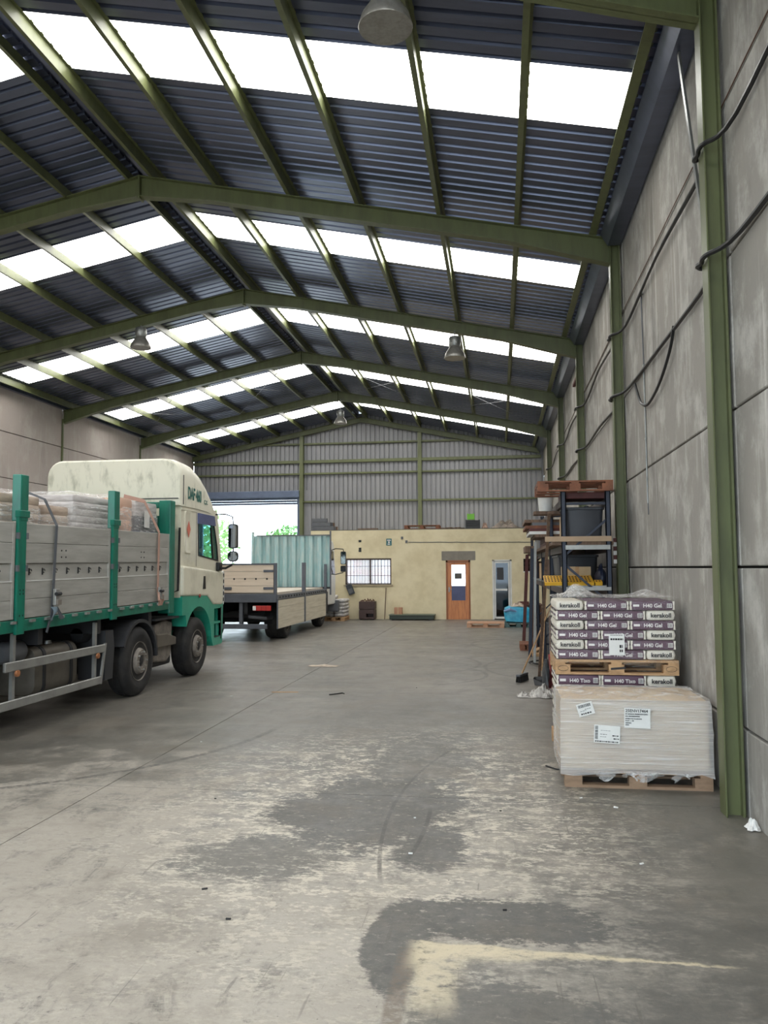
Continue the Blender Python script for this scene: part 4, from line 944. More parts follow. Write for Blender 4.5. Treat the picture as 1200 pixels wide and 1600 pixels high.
# things on the office roof
ZR = 3.285
t = thing('wooden_pallet', 'dark reddish pallet lying on the office roof edge', 'pallet', (-2.8, YO + .5, ZR)); pallet_parts(t, 1.3, .8, PALLET_DK, -3.45, YO + .05, ZR)
for k in range(7):
    r, q = divmod(k, 3); x = -7.0 if True else 0
    o = MB().box(-6.93 + q * .03, -6.1 - .12 * r + .04 * q, YO + .05 + q * .15, YO + .17 + q * .15, ZR + r * .15, ZR + r * .15 + .14).build('timber_beam', (GREYP, GREYP, TIMBER)[q]); tag(o, 'grey timber beam stacked on the office roof by the doorway', 'timber', 'timber stack on the office roof')
def crate(x, y, z, sx, sy, sz, m_, lab):
    t = thing('plastic_crate', lab, 'crate', (x + sx / 2, y + sy / 2, z))
    MB().box(x, x + sx, y, y + sy, z, z + .02).build('base', m_, t)
    for k in range(4):
        zz = z + .02 + (sz - .02) * k / 4; h = (sz - .02) / 4 * .7
        m = MB().box(x, x + sx, y, y + .02, zz, zz + h); m.box(x, x + sx, y + sy - .02, y + sy, zz, zz + h); m.box(x, x + .02, y, y + sy, zz, zz + h); m.box(x + sx - .02, x + sx, y, y + sy, zz, zz + h); m.build('side_slat', m_, t)
    for a in (x, x + sx - .04): MB().box(a, a + .04, y - .003, y + .022, z, z + sz).build('corner_post', m_, t)
crate(-1.2, YO + .06, ZR, .52, .4, .32, BLACKP, 'black plastic crate on the office roof')
crate(-1.14, YO + .10, ZR + .325, .26, .3, .22, mat('lime_plastic', (120, 190, 60), .5), 'lime green plastic crate stacked on the black crate')
crumple('debris_sack', (.22, YO + .35, ZR), .52, .28, .34, mat('debris_grey', (140, 128, 116), .9, col2=(90, 84, 78), var=.9, scale=10), 'heap of grey beige sacks on the office roof', 'sacks', 12, 26)
crumple('debris_sack', (-.50, YO + .3, ZR), .12, .2, .26, mat('debris_pink', (168, 140, 124), .9, col2=(110, 90, 80), var=.9, scale=12), 'small pinkish rag heap beside the black crate', 'rags', 13, 16)
for k in range(5):
    x = -2.08 + k * .15; tag(MB().bar((x, YO + .10, ZR + .02), (x + .22, YO + .38, ZR + .02 + .03 * (k % 2)), .05, .04).build('scrap_lath', TIMBER), 'short lath scrap on the office roof beside the black crate', 'lath', 'lath scraps on the office roof')
for x, h in ((-4.35, .22), (-3.9, .12), (-3.65, .12)): tag(MB().tube([(x, YO + .03, ZR - .005), (x, YO + .03, ZR + h)], .014, 6).build('roof_spike', GALV), 'short bare steel spike on the office roof edge', 'spike', 'spikes on the office roof edge')
tag(MB().box(-5.2, -4.45, YO + .1, YO + .3, ZR, ZR + .05).build('roof_plank', TIMBER), 'thin plank lying on the office roof edge', 'plank')

# ------------------------------------------------------------------ lamps (switched off)
def lamp(x, y, zm, ztop_, lab):
    t = thing('high_bay_lamp', lab, 'lamp', (x, y, zm))
    MB().lathe([(.225, 0), (.228, .01), (.20, .10), (.135, .20), (.105, .255), (.10, .255), (.13, .19), (.193, .095), (.218, .01)], (x, y, zm), 'Z', 32).smooth().build('reflector', mat('ribbed_reflector', (150, 148, 142), .35, metal=.5, col2=(110, 106, 100), scale=20) if 'ribbed_reflector' not in bpy.data.materials else bpy.data.materials['ribbed_reflector'], t)
    MB().lathe([(.0, .25), (.11, .25), (.125, .28), (.125, .43), (.11, .455), (.0, .46)], (x, y, zm), 'Z', 24).smooth().build('ballast_housing', GALV, t)
    MB().lathe([(.0, .06), (.03, .07), (.048, .11), (.045, .17), (.025, .22), (.02, .27)], (x, y, zm), 'Z', 16).smooth().build('bulb', mat('bulb_glass', (206, 204, 198), .2) if 'bulb_glass' not in bpy.data.materials else bpy.data.materials['bulb_glass'], t)
    MB().tube([(x, y, zm + .45), (x, y, ztop_)], .010, 6).build('hanger_rod', GALV, t); MB().box(x - .05, x + .05, y - .03, y + .03, zm + .455, zm + .48).build('hook_plate', GALV, t)
lamp(-.87, 6.35, 6.33, ztop(-.87) - .24, 'high bay lamp with ribbed reflector hanging near the column beside the wrapped crate')
lamp(-.86, 16.72, 6.24, ztop(-.86) - .24, 'high bay lamp hanging from the third rafter towards the concrete wall with columns')
lamp(-7.86, 16.78, 6.79, ztop(-7.86) - .24, 'high bay lamp hanging above the white truck cab')
lamp(-5.38, 27.2, 6.86, 7.72, 'high bay lamp hanging at the ridge before the ribbed end wall')

# ------------------------------------------------------------------ cables on the right wall
XCB = XW - .046
def cable(pts, r, lab, m_=BLACKP):
    # smooth through the points
    P = [Vector(p) for p in pts]; out = []
    for i in range(len(P) - 1):
        p0, p1, p2, p3 = P[max(i - 1, 0)], P[i], P[i + 1], P[min(i + 2, len(P) - 1)]
        for k in range(5):
            t_ = k / 5; out.append(.5 * ((2 * p1) + (p2 - p0) * t_ + (2 * p0 - 5 * p1 + 4 * p2 - p3) * t_ ** 2 + (3 * p1 - p0 - 3 * p2 + p3) * t_ ** 3))
    out.append(P[-1]); return tag(MB().tube(out, r, 7).smooth().build('wall_cable', m_), lab, 'cable')
def run(z_by_bay, y_start=3.0):
    pts = []
    for i, y in enumerate(FR[1:]):
        za, zm_, zb = z_by_bay
        s_ = FR[i]
        pts += [(XCB, s_ + .5, za), (XCB, (s_ + y) / 2, zm_ + random.uniform(-.03, .03)), (XCB, y - .45, zb + .02), (XC - .023, y - .04, zb), (XC - .023, y + .085, zb - .01), (XC - .023, y + .21, zb)]
    return pts
cable(run((5.20, 5.27, 5.12)), .019, 'thick black cable slung across the columns at the upper panel joint')
cable(run((4.22, 4.25, 4.24)), .020, 'thick black cable lying along the middle panel joint behind the columns')
cable([(XCB, 8.22, 4.24), (XCB, 8.36, 4.10), (XCB, 8.62, 3.97), (XCB, 8.95, 3.86), (XCB, 9.30, 3.79), (XCB, 9.75, 3.76), (XCB, 10.15, 3.86), (XCB, 10.4, 4.05), (XCB, 10.55, 4.19)], .017, 'sagging loop of black cable below the middle panel joint')
cable([(XW - .012, 3.2, 5.49)] + [(XW - .012, 4.5 + 1.3 * k, 5.46 + .008 * (k % 2)) for k in range(17)], .005, 'thin brown wire along the top panel joint', BROWN)
t = thing('conduit_run', 'thin grey conduit dropping down the concrete wall behind the mortar pallets', 'conduit', (XW - .01, 10.1, 2.5))
MB().tube([(XW - .012, 10.15, 5.22), (XW - .012, 10.10, 4.3)], .009, 6).build('upper_conduit', GREYP, t); MB().tube([(XW - .013, 10.10, 4.32), (XW - .013, 10.07, 2.62)], .010, 8).build('lower_conduit', GALV, t); MB().tube([(XW - .013, 10.07, 2.64), (XW - .013, 10.05, 2.48)], .007, 6).build('wire_tail', GREYP, t)
for z in (5.2, 4.3, 3.4, 2.9): MB().box(XW - .024, XW - .002, 10.055, 10.125, z, z + .02).build('clip', GALV, t)
tag(MB().box(XW - .06, XW + .0, 17.6, 18.9, 6.02, 6.08).build('wall_bar', RUST), 'short dark rusty bar fixed high on the concrete wall', 'bar')

# ------------------------------------------------------------------ litter
crumple('paper_scrap', (1.74, 6.14, 0), .045, .06, .09, PAPER, 'crumpled white paper scrap at the foot of the wall', 'paper', 21, 10)
cable([(.40, 7.80, .008), (.46, 7.71, .010), (.50, 7.67, .010), (.58, 7.67, .010)], .007, 'bit of black strap on the floor by the wrapped crate')
for k, (x, y, s_, a, m_) in enumerate(((-3.22, 11.95, .40, .1, PALLET), (-3.9, 11.5, .07, .4, PAPER), (-3.2, 8.45, .03, 0, PAPER), (-1.72, 4.62, .06, .5, INK), (-1.45, 4.25, .05, .1, INK), (-.6, 5.35, .05, 0, PAPER), (.62, 6.78, .04, .3, PAPER), (.86, 6.55, .06, -.4, PAPER), (.85, 5.35, .05, .6, PAPER), (-2.3, 6.4, .03, 0, INK), (-.02, 6.35, .03, 0, INK), (.0, 4.55, .04, .2, INK), (-.65, 6.1, .03, .2, PAPER), (-1.3, 12.6, .03, 1, INK))):
    s_ *= 1 if k == 0 else .55
    d = Vector((math.cos(a), math.sin(a), 0)) * s_ / 2; c = Vector((x, y, .004))
    tag(MB().bar(c - d, c + d, min(.03, s_ * .35), .007).build('timber_offcut' if k == 0 else 'paper_scrap' if m_ is PAPER else 'rubber_scrap', m_), ('thin pale wooden slat lying on the floor near the truck front wheel' if k == 0 else 'tiny white scrap lying on the concrete floor' if m_ is PAPER else 'tiny dark scrap lying on the concrete floor'), 'slat' if k == 0 else 'scrap', None if k == 0 else 'white scraps on the floor' if m_ is PAPER else 'dark scraps on the floor')
cable([(-2.50, 11.75, .008), (-2.40, 11.82, .012), (-2.34, 11.92, .010), (-2.30, 11.86, .010)], .009, 'dark rag twist on the floor at the cross joint')
crumple('rag', (-3.35, 15.2, 0), .28, .13, .03, CLOTH, 'flat pale rag lying on the floor beside the open bed truck', 'rag', 31, 14)

# ------------------------------------------------------------------ white and teal dropside truck
TX, TL = -5.28, -7.72
t1 = thing('dropside_truck', 'cream cab truck with teal trim and aluminium dropsides carrying wrapped pallets', 'truck', (-6.5, 9.5, 0))
tilt = lambda p: (p.x, p.y, p.z + .011 * (p.y - 10.3))
def T(name, mb, m_, par=t1, **kw): return mb.xf(tilt).build(name, m_, par, **kw)
T('bed_floor', MB().box(TL, TX - .03, 4.0, 12.6, 1.24, 1.31), TIMBER)
T('side_rail', MB().box(TX - .05, TX, 4.0, 12.62, 1.19, 1.325), TEAL, bevel=.006, seg=1); T('side_rail', MB().box(TL, TL + .05, 4.0, 12.62, 1.19, 1.325), TEAL)
for x in (-6.95, -6.12): MB().box(x, x + .09, 4.1, 14.6, .72, 1.02).build('chassis_rail', DARK, t1)
for y in (4.6, 6.0, 7.4, 8.8, 10.2, 11.8): T('cross_member', MB().box(TL + .05, TX - .05, y, y + .1, 1.0, 1.24), DARK)
MB().box(-6.9, -6.1, 7.6, 14.4, .45, .75).build('driveline', DARK, t1)
stakes = [6.03, 8.24, 10.45]
secs = [(4.02, 6.02), (6.20, 8.23), (8.41, 10.44), (10.62, 12.43)]
rows = [(1.335, 1.540), (1.545, 1.755), (1.760, 1.945), (1.950, 2.175), (2.180, 2.40)]
hook_mesh = None
def rope_hook(par, y, z):
    global hook_mesh
    if hook_mesh is None:
        m = MB().tube([(TX - .012 + .012 * math.cos(a) * 0, y + .022 * math.cos(a), z + .022 * math.sin(a)) for a in [2 * PI * k / 10 for k in range(9)]], .005, 5)
        m.box(TX - .02, TX - .008, y - .032, y - .022, z - .045, z + .035); hook_mesh = T('rope_hook', m, DARK, par); hook_mesh['y0'] = y; return
    c = hook_mesh.copy(); COL.objects.link(c); c.parent = par; c.location = (0, y - hook_mesh['y0'], .011 * (y - hook_mesh['y0']))
for si, (a, b_) in enumerate(secs):
    d = T('dropside', MB().box(TX - .05, TX - .042, a + .03, b_ - .03, 1.335, 2.39), ALU)
    for ri, (z0, z1_) in enumerate(rows):
        rec = ri == 2
        T('board', MB().box(TX - .042, TX - (.022 if rec else .002), a + .045, b_ - .045, z0, z1_), ALU_DK if rec else ALU, d, bevel=.004 if not rec else 0, seg=1)
    T('ledge', MB().box(TX - .02, TX + .004, a + .045, b_ - .045, 1.745, 1.757), WHITE, d)
    for y in (a, b_ - .05): T('end_stile', MB().box(TX - .046, TX + .002, y, y + .05, 1.335, 2.40), ALU, d, bevel=.004, seg=1)
    y = a + .15
    while y < b_ - .1: rope_hook(d, y, 1.86); y += .27
    if si > 0:
        m = MB()
        for py in (a + .78, a + .88):
            for pz in (2.02, 2.10): m.lathe([(.010, -.002), (.010, .003)], (TX, py, pz), 'X', 8)
        T('bolt_group', m, DARK, d)
    T('dropside', MB().box(TL, TL + .04, a, b_, 1.335, 2.39), ALU)
    y = a + .12
    while y < b_: T('lashing_bracket', MB().box(TX, TX + .03, y, y + .09, 1.285, 1.315), STEEL); y += .31
for y in stakes:
    o = T('stake', MB().box(TX - .01, TX + .03, y + .005, y + .16, 1.165, 2.47), TEAL, bevel=.006, seg=1)
    T('stake_head', MB().prism([(TX - .06, y + .0), (TX + .035, y + .03), (TX + .035, y + .175), (TX + .01, y + .19), (TX - .06, y + .19)], 'Z', 2.42, 2.94), TEAL, o, bevel=.008, seg=1)
    T('stake_collar', MB().box(TX - .02, TX + .045, y + .0, y + .195, 2.46, 2.54), TEAL, o, bevel=.006, seg=1)
    for z in (1.86, 2.22): 
        for dy in (-.012, .15): T('latch', MB().box(TX + .01, TX + .04, y + dy, y + dy + .035, z, z + .07), GREYP, o)
    m = MB()
    for z in (1.36, 1.60, 1.64):
        for dy in (.05, .11): m.box(TX + .028, TX + .032, y + dy, y + dy + .015, z, z + .022)
    T('pin_hole_shade', m, INK, o)  # dark tabs painted in for the shade inside pin holes
hb = T('headboard', MB().box(TL + .1, TX - .12, 12.46, 12.52, 1.33, 2.70), TEAL)
for x in (TL, TX - .19): T('headboard_post', MB().box(x, x + .20, 12.44, 12.64, 1.12, 2.95), TEAL, hb, bevel=.012)
T('top_bar', MB().box(TL, TX, 12.48, 12.58, 2.83, 2.93), TEAL, hb, bevel=.01); T('mid_bar', MB().box(TL, TX, 12.47, 12.55, 2.62, 2.70), TEAL, hb)
# wheels
def wheel(par, x, y, r, wd, side, dual=False, name='wheel'):
    s = side; n = 40
    wh = MB().lathe([(.0, -.04 * s), (r * .17, -.04 * s), (r * .18, .028 * s), (r * .26, .03 * s), (r * .335, .03 * s), (r * .355, .015 * s), (r * .40, -.035 * s), (r * .50, -.075 * s), (r * .53, -.06 * s), (r * .545, -.012 * s), (r * .565, -.004 * s), (r * .575, -.03 * s), (r * .55, -wd * s)], (x, y, r), 'X', n).smooth().build(name, RIMM, par)
    MB().lathe([(r * .55, -.02 * s), (r * .60, -.004 * s), (r * .72, .002 * s), (r * .74, .006 * s), (r * .88, .0), (r * .96, -.03 * s), (r * .985, -.05 * s), (r, -.06 * s), (r, -wd * .33 * s), (r * .985, -wd * .34 * s), (r * .985, -wd * .37 * s), (r, -wd * .38 * s), (r, -wd * .62 * s), (r * .985, -wd * .63 * s), (r * .985, -wd * .66 * s), (r, -wd * .67 * s), (r, (-wd + .06) * s), (r * .93, -wd * s), (r * .55, -wd * s)], (x, y, r), 'X', n).smooth().build('tyre', BLACK, wh)
    for k in range(10):
        a = 2 * PI * k / 10; MB().lathe([(.0, .052 * s), (.013, .052 * s), (.015, .02 * s)], (x, y + r * .27 * math.cos(a), r + r * .27 * math.sin(a)), 'X', 6).build('wheel_nut', RIMM if k % 2 else STEEL, wh)
    for k in range(10):
        a = 2 * PI * (k + .5) / 10; MB().lathe([(.020, -.050 * s), (.020, -.072 * s)], (x, y + r * .45 * math.cos(a), r + r * .45 * math.sin(a)), 'X', 8).build('vent_hole_shade', INK, wh)  # dark discs paint the shade of holes onto the solid rim
    MB().lathe([(.0, .02 * s), (r * .11, .02 * s), (r * .165, .0 * s), (r * .172, -.04 * s)], (x, y, r), 'X', 20).smooth().build('hub_cap', DARK, wh)
    return wh
RW = .505
for y in (13.72, 11.42):
    wheel(t1, TX, y, RW, .30, 1); wheel(t1, TL, y, RW, .30, -1)
for y in (6.55, 5.2):
    wheel(t1, TX - .01, y, RW, .58, 1); wheel(t1, TL + .01, y, RW, .58, -1)
for y in (13.72, 11.42, 6.55, 5.2): MB().tube([(TL + .3, y, RW), (TX - .3, y, RW)], .07, 10).build('axle', DARK, t1)
def arc_guard(y, r0, a0, a1, x0, x1, m_, nm='mudguard', cz=RW, th=.018):
    pl = [(y + r0 * math.cos(a0 + (a1 - a0) * k / 14), cz + r0 * math.sin(a0 + (a1 - a0) * k / 14)) for k in range(15)]
    po = [(y + (r0 + th) * math.cos(a0 + (a1 - a0) * k / 14), cz + (r0 + th) * math.sin(a0 + (a1 - a0) * k / 14)) for k in range(15)]
    m = MB()
    for k in range(14): m.prism([pl[k], pl[k + 1], po[k + 1], po[k]], 'X', x0, x1)
    return m.build(nm, m_, t1)
GUARD = mat('dusty_black_guard', (50, 51, 54), .6, col2=(36, 37, 40), scale=4)
arc_guard(11.42, .59, .02, PI * .86, TX - .42, TX - .005, GUARD); arc_guard(11.42, .57, .04, PI * .86, TX - .03, TX + .01, GUARD, 'guard_lip', th=.045)
MB().prism([(10.40, .36), (10.62, .36), (10.66, .78), (10.62, 1.02), (10.40, 1.02)], 'X', TX - .42, TX - .03).build('mud_flap', GUARD, t1)
arc_guard(6.55, .60, -.05, PI * .9, TX - .58, TX - .0, STEEL)
# side guard rails
sg_ = MB().box(TX - .04, TX - .005, 8.12, 10.36, .745, .85).build('side_guard_rail', STEEL, t1, bevel=.008, seg=1); MB().box(TX - .04, TX - .005, 8.0, 10.26, .335, .435).build('side_guard_rail', STEEL, t1, bevel=.008, seg=1)
MB().prism([(10.24, .33), (10.28, .33), (10.40, .86), (10.36, .86)], 'X', TX - .035, TX - .008).build('guard_end_strip', STEEL, t1)
for y in (8.32, 10.15): MB().box(TX - .09, TX - .05, y, y + .05, .34, 1.15).build('guard_bracket', STEEL, t1)
for y in (8.33, 10.14): MB().lathe([(.0, .03), (.035, .025), (.04, .0)], (TX - .02, y + .02, .715), 'X', 12).build('side_marker', mat('orange_marker', (160, 104, 66), .5) if 'orange_marker' not in bpy.data.materials else bpy.data.materials['orange_marker'], t1)
# fuel tank and boxes
tk = MB(); rg = [[Vector((a, y, z)) for a, z in rpoly(-5.98 + e, -5.44 - e, .36 + e, .94 - e, .12, 4)] for e, y in ((.06, 8.93), (.012, 8.955), (0, 8.99), (0, 9.88), (.012, 9.915), (.06, 9.94))]
tank = tk.loft(rg).smooth().build('fuel_tank', TANK, t1)
for y in (9.10, 9.72): MB().loft([[Vector((a, yy, z)) for a, z in rpoly(-5.99, -5.43, .35, .95, .125, 4)] for yy in (y, y + .06)]).smooth().build('tank_strap', DARK, tank)
MB().lathe([(.0, .98), (.05, .98), (.055, .94)], (-5.6, 9.45, 0), 'Z', 14).build('filler_cap', GALV, tank)
MB().lathe([(.0, 0), (.10, .0), (.125, .03), (.125, .42), (.1, .45), (0, .45)], (-5.55, 8.34, .92), 'Y', 18).smooth().build('air_tank', GREYP, t1)
MB().lathe([(.0, 0), (.09, .0), (.115, .03), (.115, .32), (.0, .34)], (-5.62, 10.2, .98), 'Y', 18).smooth().build('air_tank', DARK, t1)
bb = MB().prism([(12.12, .40), (12.62, .36), (12.80, .46), (12.84, .98), (12.55, 1.04), (12.16, .98)], 'X', TX - .42, TX - .10).build('battery_box', RIMM, t1, bevel=.03)
MB().prism([(12.10, .62), (12.86, .62), (12.86, .74), (12.52, .82), (12.10, .84)], 'X', TX - .12, TX - .04).build('box_step', TANK, bb, bevel=.015); MB().box(TX - .45, TX - .02, 11.98, 12.92, 1.05, 1.08).build('box_lid', DARK, bb)
MB().box(TX - .3, TX - .14, 12.0, 12.9, .30, .5).build('silencer', DARK, bb, bevel=.05)

# cab
CX0, CX1 = -7.70, -5.30
def boolean(o, cutter, op='DIFFERENCE'):
    b_ = o.modifiers.new('cut', 'BOOLEAN'); b_.operation = op; b_.object = cutter; b_.solver = 'EXACT'
    bpy.context.view_layer.update()
    me = bpy.data.meshes.new_from_object(o.evaluated_get(bpy.context.evaluated_depsgraph_get())); o.modifiers.clear(); old = o.data; o.data = me
    bpy.data.objects.remove(cutter)
prof = [(12.95, 1.38), (14.90, 1.18), (14.97, 1.30), (14.99, 1.90), (14.74, 2.90), (14.66, 2.96), (12.95, 2.96)]
cab = MB().prism(prof, 'X', CX0, CX1).build('cab_body', CREAM, t1)
boolean(cab, MB().prism([(13.03, 1.46), (14.86, 1.30), (14.91, 1.90), (14.68, 2.86), (13.03, 2.86)], 'X', CX0 + .06, CX1 - .06).build('cutter', CREAM))
WIN = [(13.74, 2.09), (14.78, 2.00), (14.72, 2.30), (14.50, 2.82), (13.70, 2.84)]
boolean(cab, MB().prism(WIN, 'X', CX0 - .5, CX1 + .5).build('cutter', CREAM))
boolean(cab, MB().prism([(14.80, 1.98), (15.3, 1.98), (15.3, 2.84), (14.5, 2.84)], 'X', CX0 + .14, CX1 - .14).build('cutter', CREAM))
for x in (CX1 - .02, CX0 + .02): MB().prism(WIN, 'X', x - .003, x + .003).build('side_window', GLASS, cab)
MB().prism([(14.955, 1.98), (14.962, 1.98), (14.742, 2.86), (14.735, 2.86)], 'X', CX0 + .12, CX1 - .12).build('windscreen', GLASS, cab)
# window surround and quarter bar
def frame_prism(poly, x0, x1, wdt, nm, m_):
    cy_ = sum(p[0] for p in poly) / len(poly); cz_ = sum(p[1] for p in poly) / len(poly); m = MB(); n = len(poly)
    inn = [(cy_ + (p[0] - cy_) * (1 - wdt), cz_ + (p[1] - cz_) * (1 - wdt)) for p in poly]
    for k in range(n): m.prism([poly[k], poly[(k + 1) % n], inn[(k + 1) % n], inn[k]], 'X', x0, x1)
    return m.build(nm, m_, cab)
frame_prism(WIN, CX1 - .012, CX1 + .006, .07, 'window_seal', BLACKP)
MB().prism([(14.52, 2.03), (14.545, 2.03), (14.42, 2.62), (14.395, 2.62)], 'X', CX1 - .03, CX1 + .0).build('quarter_bar', BLACKP, cab)
MB().prism([(13.70, 2.66), (14.56, 2.66), (14.50, 2.84), (13.70, 2.85)], 'X', CX1 - .03, CX1 + .03).build('window_shade', mat('tinted_visor', (92, 100, 140), .2, spec=.6), cab)
# lower door bulge
MB().prism([(12.96, 1.40), (14.12, 1.36), (14.45, 1.19), (14.93, 1.17), (14.99, 1.75), (14.9, 1.80), (12.96, 1.92)], 'X', CX1 - .04, CX1 + .05).build('door_skirt', CREAM, cab, bevel=.045, seg=3)
MB().box(CX1 - .01, CX1 + .003, 13.645, 13.655, 1.90, 2.9).build('door_gap', GUARD, cab)
MB().prism([(13.86, 1.50), (14.00, 1.50), (13.98, 1.73), (13.90, 1.73)], 'X', CX1 + .045, CX1 + .056).build('door_handle', BLACKP, cab)
MB().loft([[Vector((CX1 + d, a, b_)) for a, b_ in rpoly(13.10 + e, 13.42 - e, 2.12 + e, 2.86 - e, .05, 3)] for d, e in ((0, 0), (.014, .012), (.014, .03), (.004, .045))]).smooth().build('cab_vent_panel', CREAM, cab)
MB().prism([(13.26, 2.40), (13.335, 2.54), (13.26, 2.68), (13.185, 2.54)], 'X', CX1 + .014, CX1 + .020).build('hazard_diamond', mat('orange_sticker', (214, 120, 100), .5), cab)
MB().box(CX1 - .02, CX1 + .012, 12.955, 13.66, 2.86, 2.90).build('drip_rail', CREAM, cab)
# roof fairing
def ring(y, zt, zb, hw, r):
    xm = (CX0 + CX1) / 2; pts = [(xm - hw, zb), (xm + hw, zb)]
    for k in range(7): a = PI / 2 * k / 6; pts.append((xm + hw - r * 1.0 + r * math.cos(a) - .05 * (k > 3), zt - r + r * math.sin(a)))
    for k in range(7): a = PI / 2 + PI / 2 * k / 6; pts.append((xm - hw + r + r * math.cos(a), zt - r + r * math.sin(a)))
    return [Vector((a, y, z)) for a, z in pts]
fr = MB().loft([ring(12.90, 3.70, 2.93, 1.19, .26), ring(12.93, 3.73, 2.92, 1.215, .28), ring(13.2, 3.755, 2.92, 1.22, .30), ring(13.5, 3.73, 2.92, 1.22, .30), ring(13.85, 3.62, 2.91, 1.22, .30), ring(14.15, 3.44, 2.90, 1.215, .26), ring(14.42, 3.20, 2.88, 1.20, .16), ring(14.62, 2.98, 2.84, 1.18, .06), ring(14.70, 2.87, 2.80, 1.15, .03)]).smooth().build('roof_fairing', mat('weathered_fairing', (224, 221, 202), .4, col2=(158, 158, 136), var=.75, scale=4, lo=.50, hi=.74, stretch=(1.5, 1.5, .6)), t1)
MB().box(CX1 - .0, CX1 + .026, 12.99, 13.0, 2.95, 3.45).build('fairing_seam', GUARD, fr)
MB().box(CX0 + .06, CX1 - .03, 12.888, 12.90, 3.04, 3.055).build('rear_seam', GUARD, fr)
lettering('DAF 460', .29, mat('teal_letters', (22, 104, 96), .4), (CX1 + .027, 13.18, 3.07), (0, 1, -.04), (0, 0, 1), fr, squeeze=.60, bold=.008)
lettering('C.X.', .10, bpy.data.materials['teal_letters'], (CX1 + .026, 13.95, 3.035), (0, 1, -.04), (0, 0, 1), fr, squeeze=1.0, bold=.003)
MB().box(CX0 + .3, CX1 - .3, 14.74, 15.0, 2.80, 2.86).build('sun_visor', BLACKP, cab)
# teal lower skirt with wheel arch
def skirt(x0, x1):
    arch = [(13.72 + .64 * math.cos(a), .56 + .64 * math.sin(a)) for a in [PI * (.80 - .80 * k / 14) + .10 for k in range(15)]]
    poly = [(12.96, 1.40), (12.96, 1.08), (arch[0][0] - .05, 1.08)] + arch + [(14.40, .52), (14.46, .44), (14.94, .46), (14.98, 1.18), (14.90, 1.24), (14.42, 1.21), (14.10, 1.38)]
    return MB().prism(poly, 'X', x0, x1)
sk = skirt(CX1 - .22, CX1 + .035).build('lower_skirt', TEAL2, t1); skirt(CX0 - .035, CX0 + .22).build('lower_skirt', TEAL2, t1)
for za, zb in ((.60, .84), (.88, 1.12)): boolean(sk, MB().box(CX1 - .16, CX1 + .2, 14.50, 14.84, za, zb).build('cutter', TEAL2))
MB().box(CX1 - .16, CX1 + .04, 14.52, 14.80, .585, .605).build('step_tread', BLACKP, sk)
for za, zb in ((.60, .84), (.88, 1.12)): MB().box(CX1 - .17, CX1 - .155, 14.49, 14.85, za - .01, zb + .01).build('step_recess', TEAL2, sk)
MB().box(CX1 - .02, CX1 + .042, 14.84, 14.87, .54, 1.14).build('step_edge', INK, sk)
MB().lathe([(.0, .02), (.03, .015), (.035, .0)], (CX1 + .045, 13.72, 1.385), 'X', 12).build('side_marker', mat('red_marker', (150, 60, 50), .4), sk)
MB().box(CX0, CX1, 14.80, 15.06, .42, .85).build('front_bumper', TEAL2, cab, bevel=.04); MB().box(CX0 + .1, CX1 - .1, 14.97, 15.02, .9, 1.75).build('front_grille', GUARD, cab)
df = MB().prism([(14.98, 1.18), (15.03, 1.18), (15.06, 1.25), (15.06, 1.76), (15.02, 1.82), (14.98, 1.80)], 'X', CX1 - .12, CX1 + .03).build('corner_deflector', WHITE, t1)
for k in range(5): MB().box(CX1 + .028, CX1 + .033, 14.99, 15.04, 1.24 + .115 * k, 1.31 + .115 * k).build('slot_shade', INK, df)  # dark plates stand in for the shade inside open slots
MB().tube([(CX1 - .3, 13.0, 1.4), (CX1 - .02, 12.90, 1.5), (CX1 + .0, 12.90, 2.55)], .02, 8).build('air_hose', BLACK, cab)
# mirrors
MXm, MYm = -4.96, 14.66
mi = MB().loft([[Vector((a, y, z)) for a, z in rpoly(MXm - .09 + e, MXm + .09 - e, 2.24 + e, 2.70 - e, .05, 4)] for e, y in ((.0, MYm - .035), (0, MYm + .03), (.04, MYm + .09))]).smooth().build('main_mirror', BLACKP, t1)
MB().loft([[Vector((a, y, z)) for a, z in rpoly(MXm - .075, MXm + .075, 2.26, 2.68, .045, 4)] for y in (MYm - .038, MYm - .036)]).build('mirror_glass', glass('mirror_glass', (.05, .05, .06), .30, .03), mi)
mj = MB().loft([[Vector((a, y, z)) for a, z in rpoly(MXm - .10 + e, MXm + .10 - e, 1.99 + e, 2.19 - e, .08, 5)] for e, y in ((.0, MYm - .035), (0, MYm + .02), (.05, MYm + .07))]).smooth().build('wide_mirror', BLACKP, t1)
MB().loft([[Vector((a, y, z)) for a, z in rpoly(MXm - .085, MXm + .085, 2.01, 2.175, .07, 5)] for y in (MYm - .038, MYm - .036)]).build('mirror_glass', bpy.data.materials['mirror_glass'], mj)
MB().tube([(CX1 - .02, 14.62, 2.88), (-5.12, 14.66, 2.89), (MXm - .02, MYm, 2.84), (MXm, MYm, 2.68)], .012, 8).smooth().build('mirror_arm', BLACKP, t1)
MB().tube([(MXm, MYm, 2.26), (MXm, MYm, 2.17)], .014, 8).build('mirror_stem', BLACKP, t1)
MB().tube([(MXm, MYm, 2.01), (MXm - .03, MYm, 1.93), (-5.12, 14.70, 1.87), (CX1 - .02, 14.72, 1.87)], .022, 8).smooth().build('mirror_arm', BLACKP, t1); MB().box(CX1 - .02, CX1 + .07, 14.66, 14.84, 1.82, 1.98).build('mirror_mount', BLACKP, t1, bevel=.02)
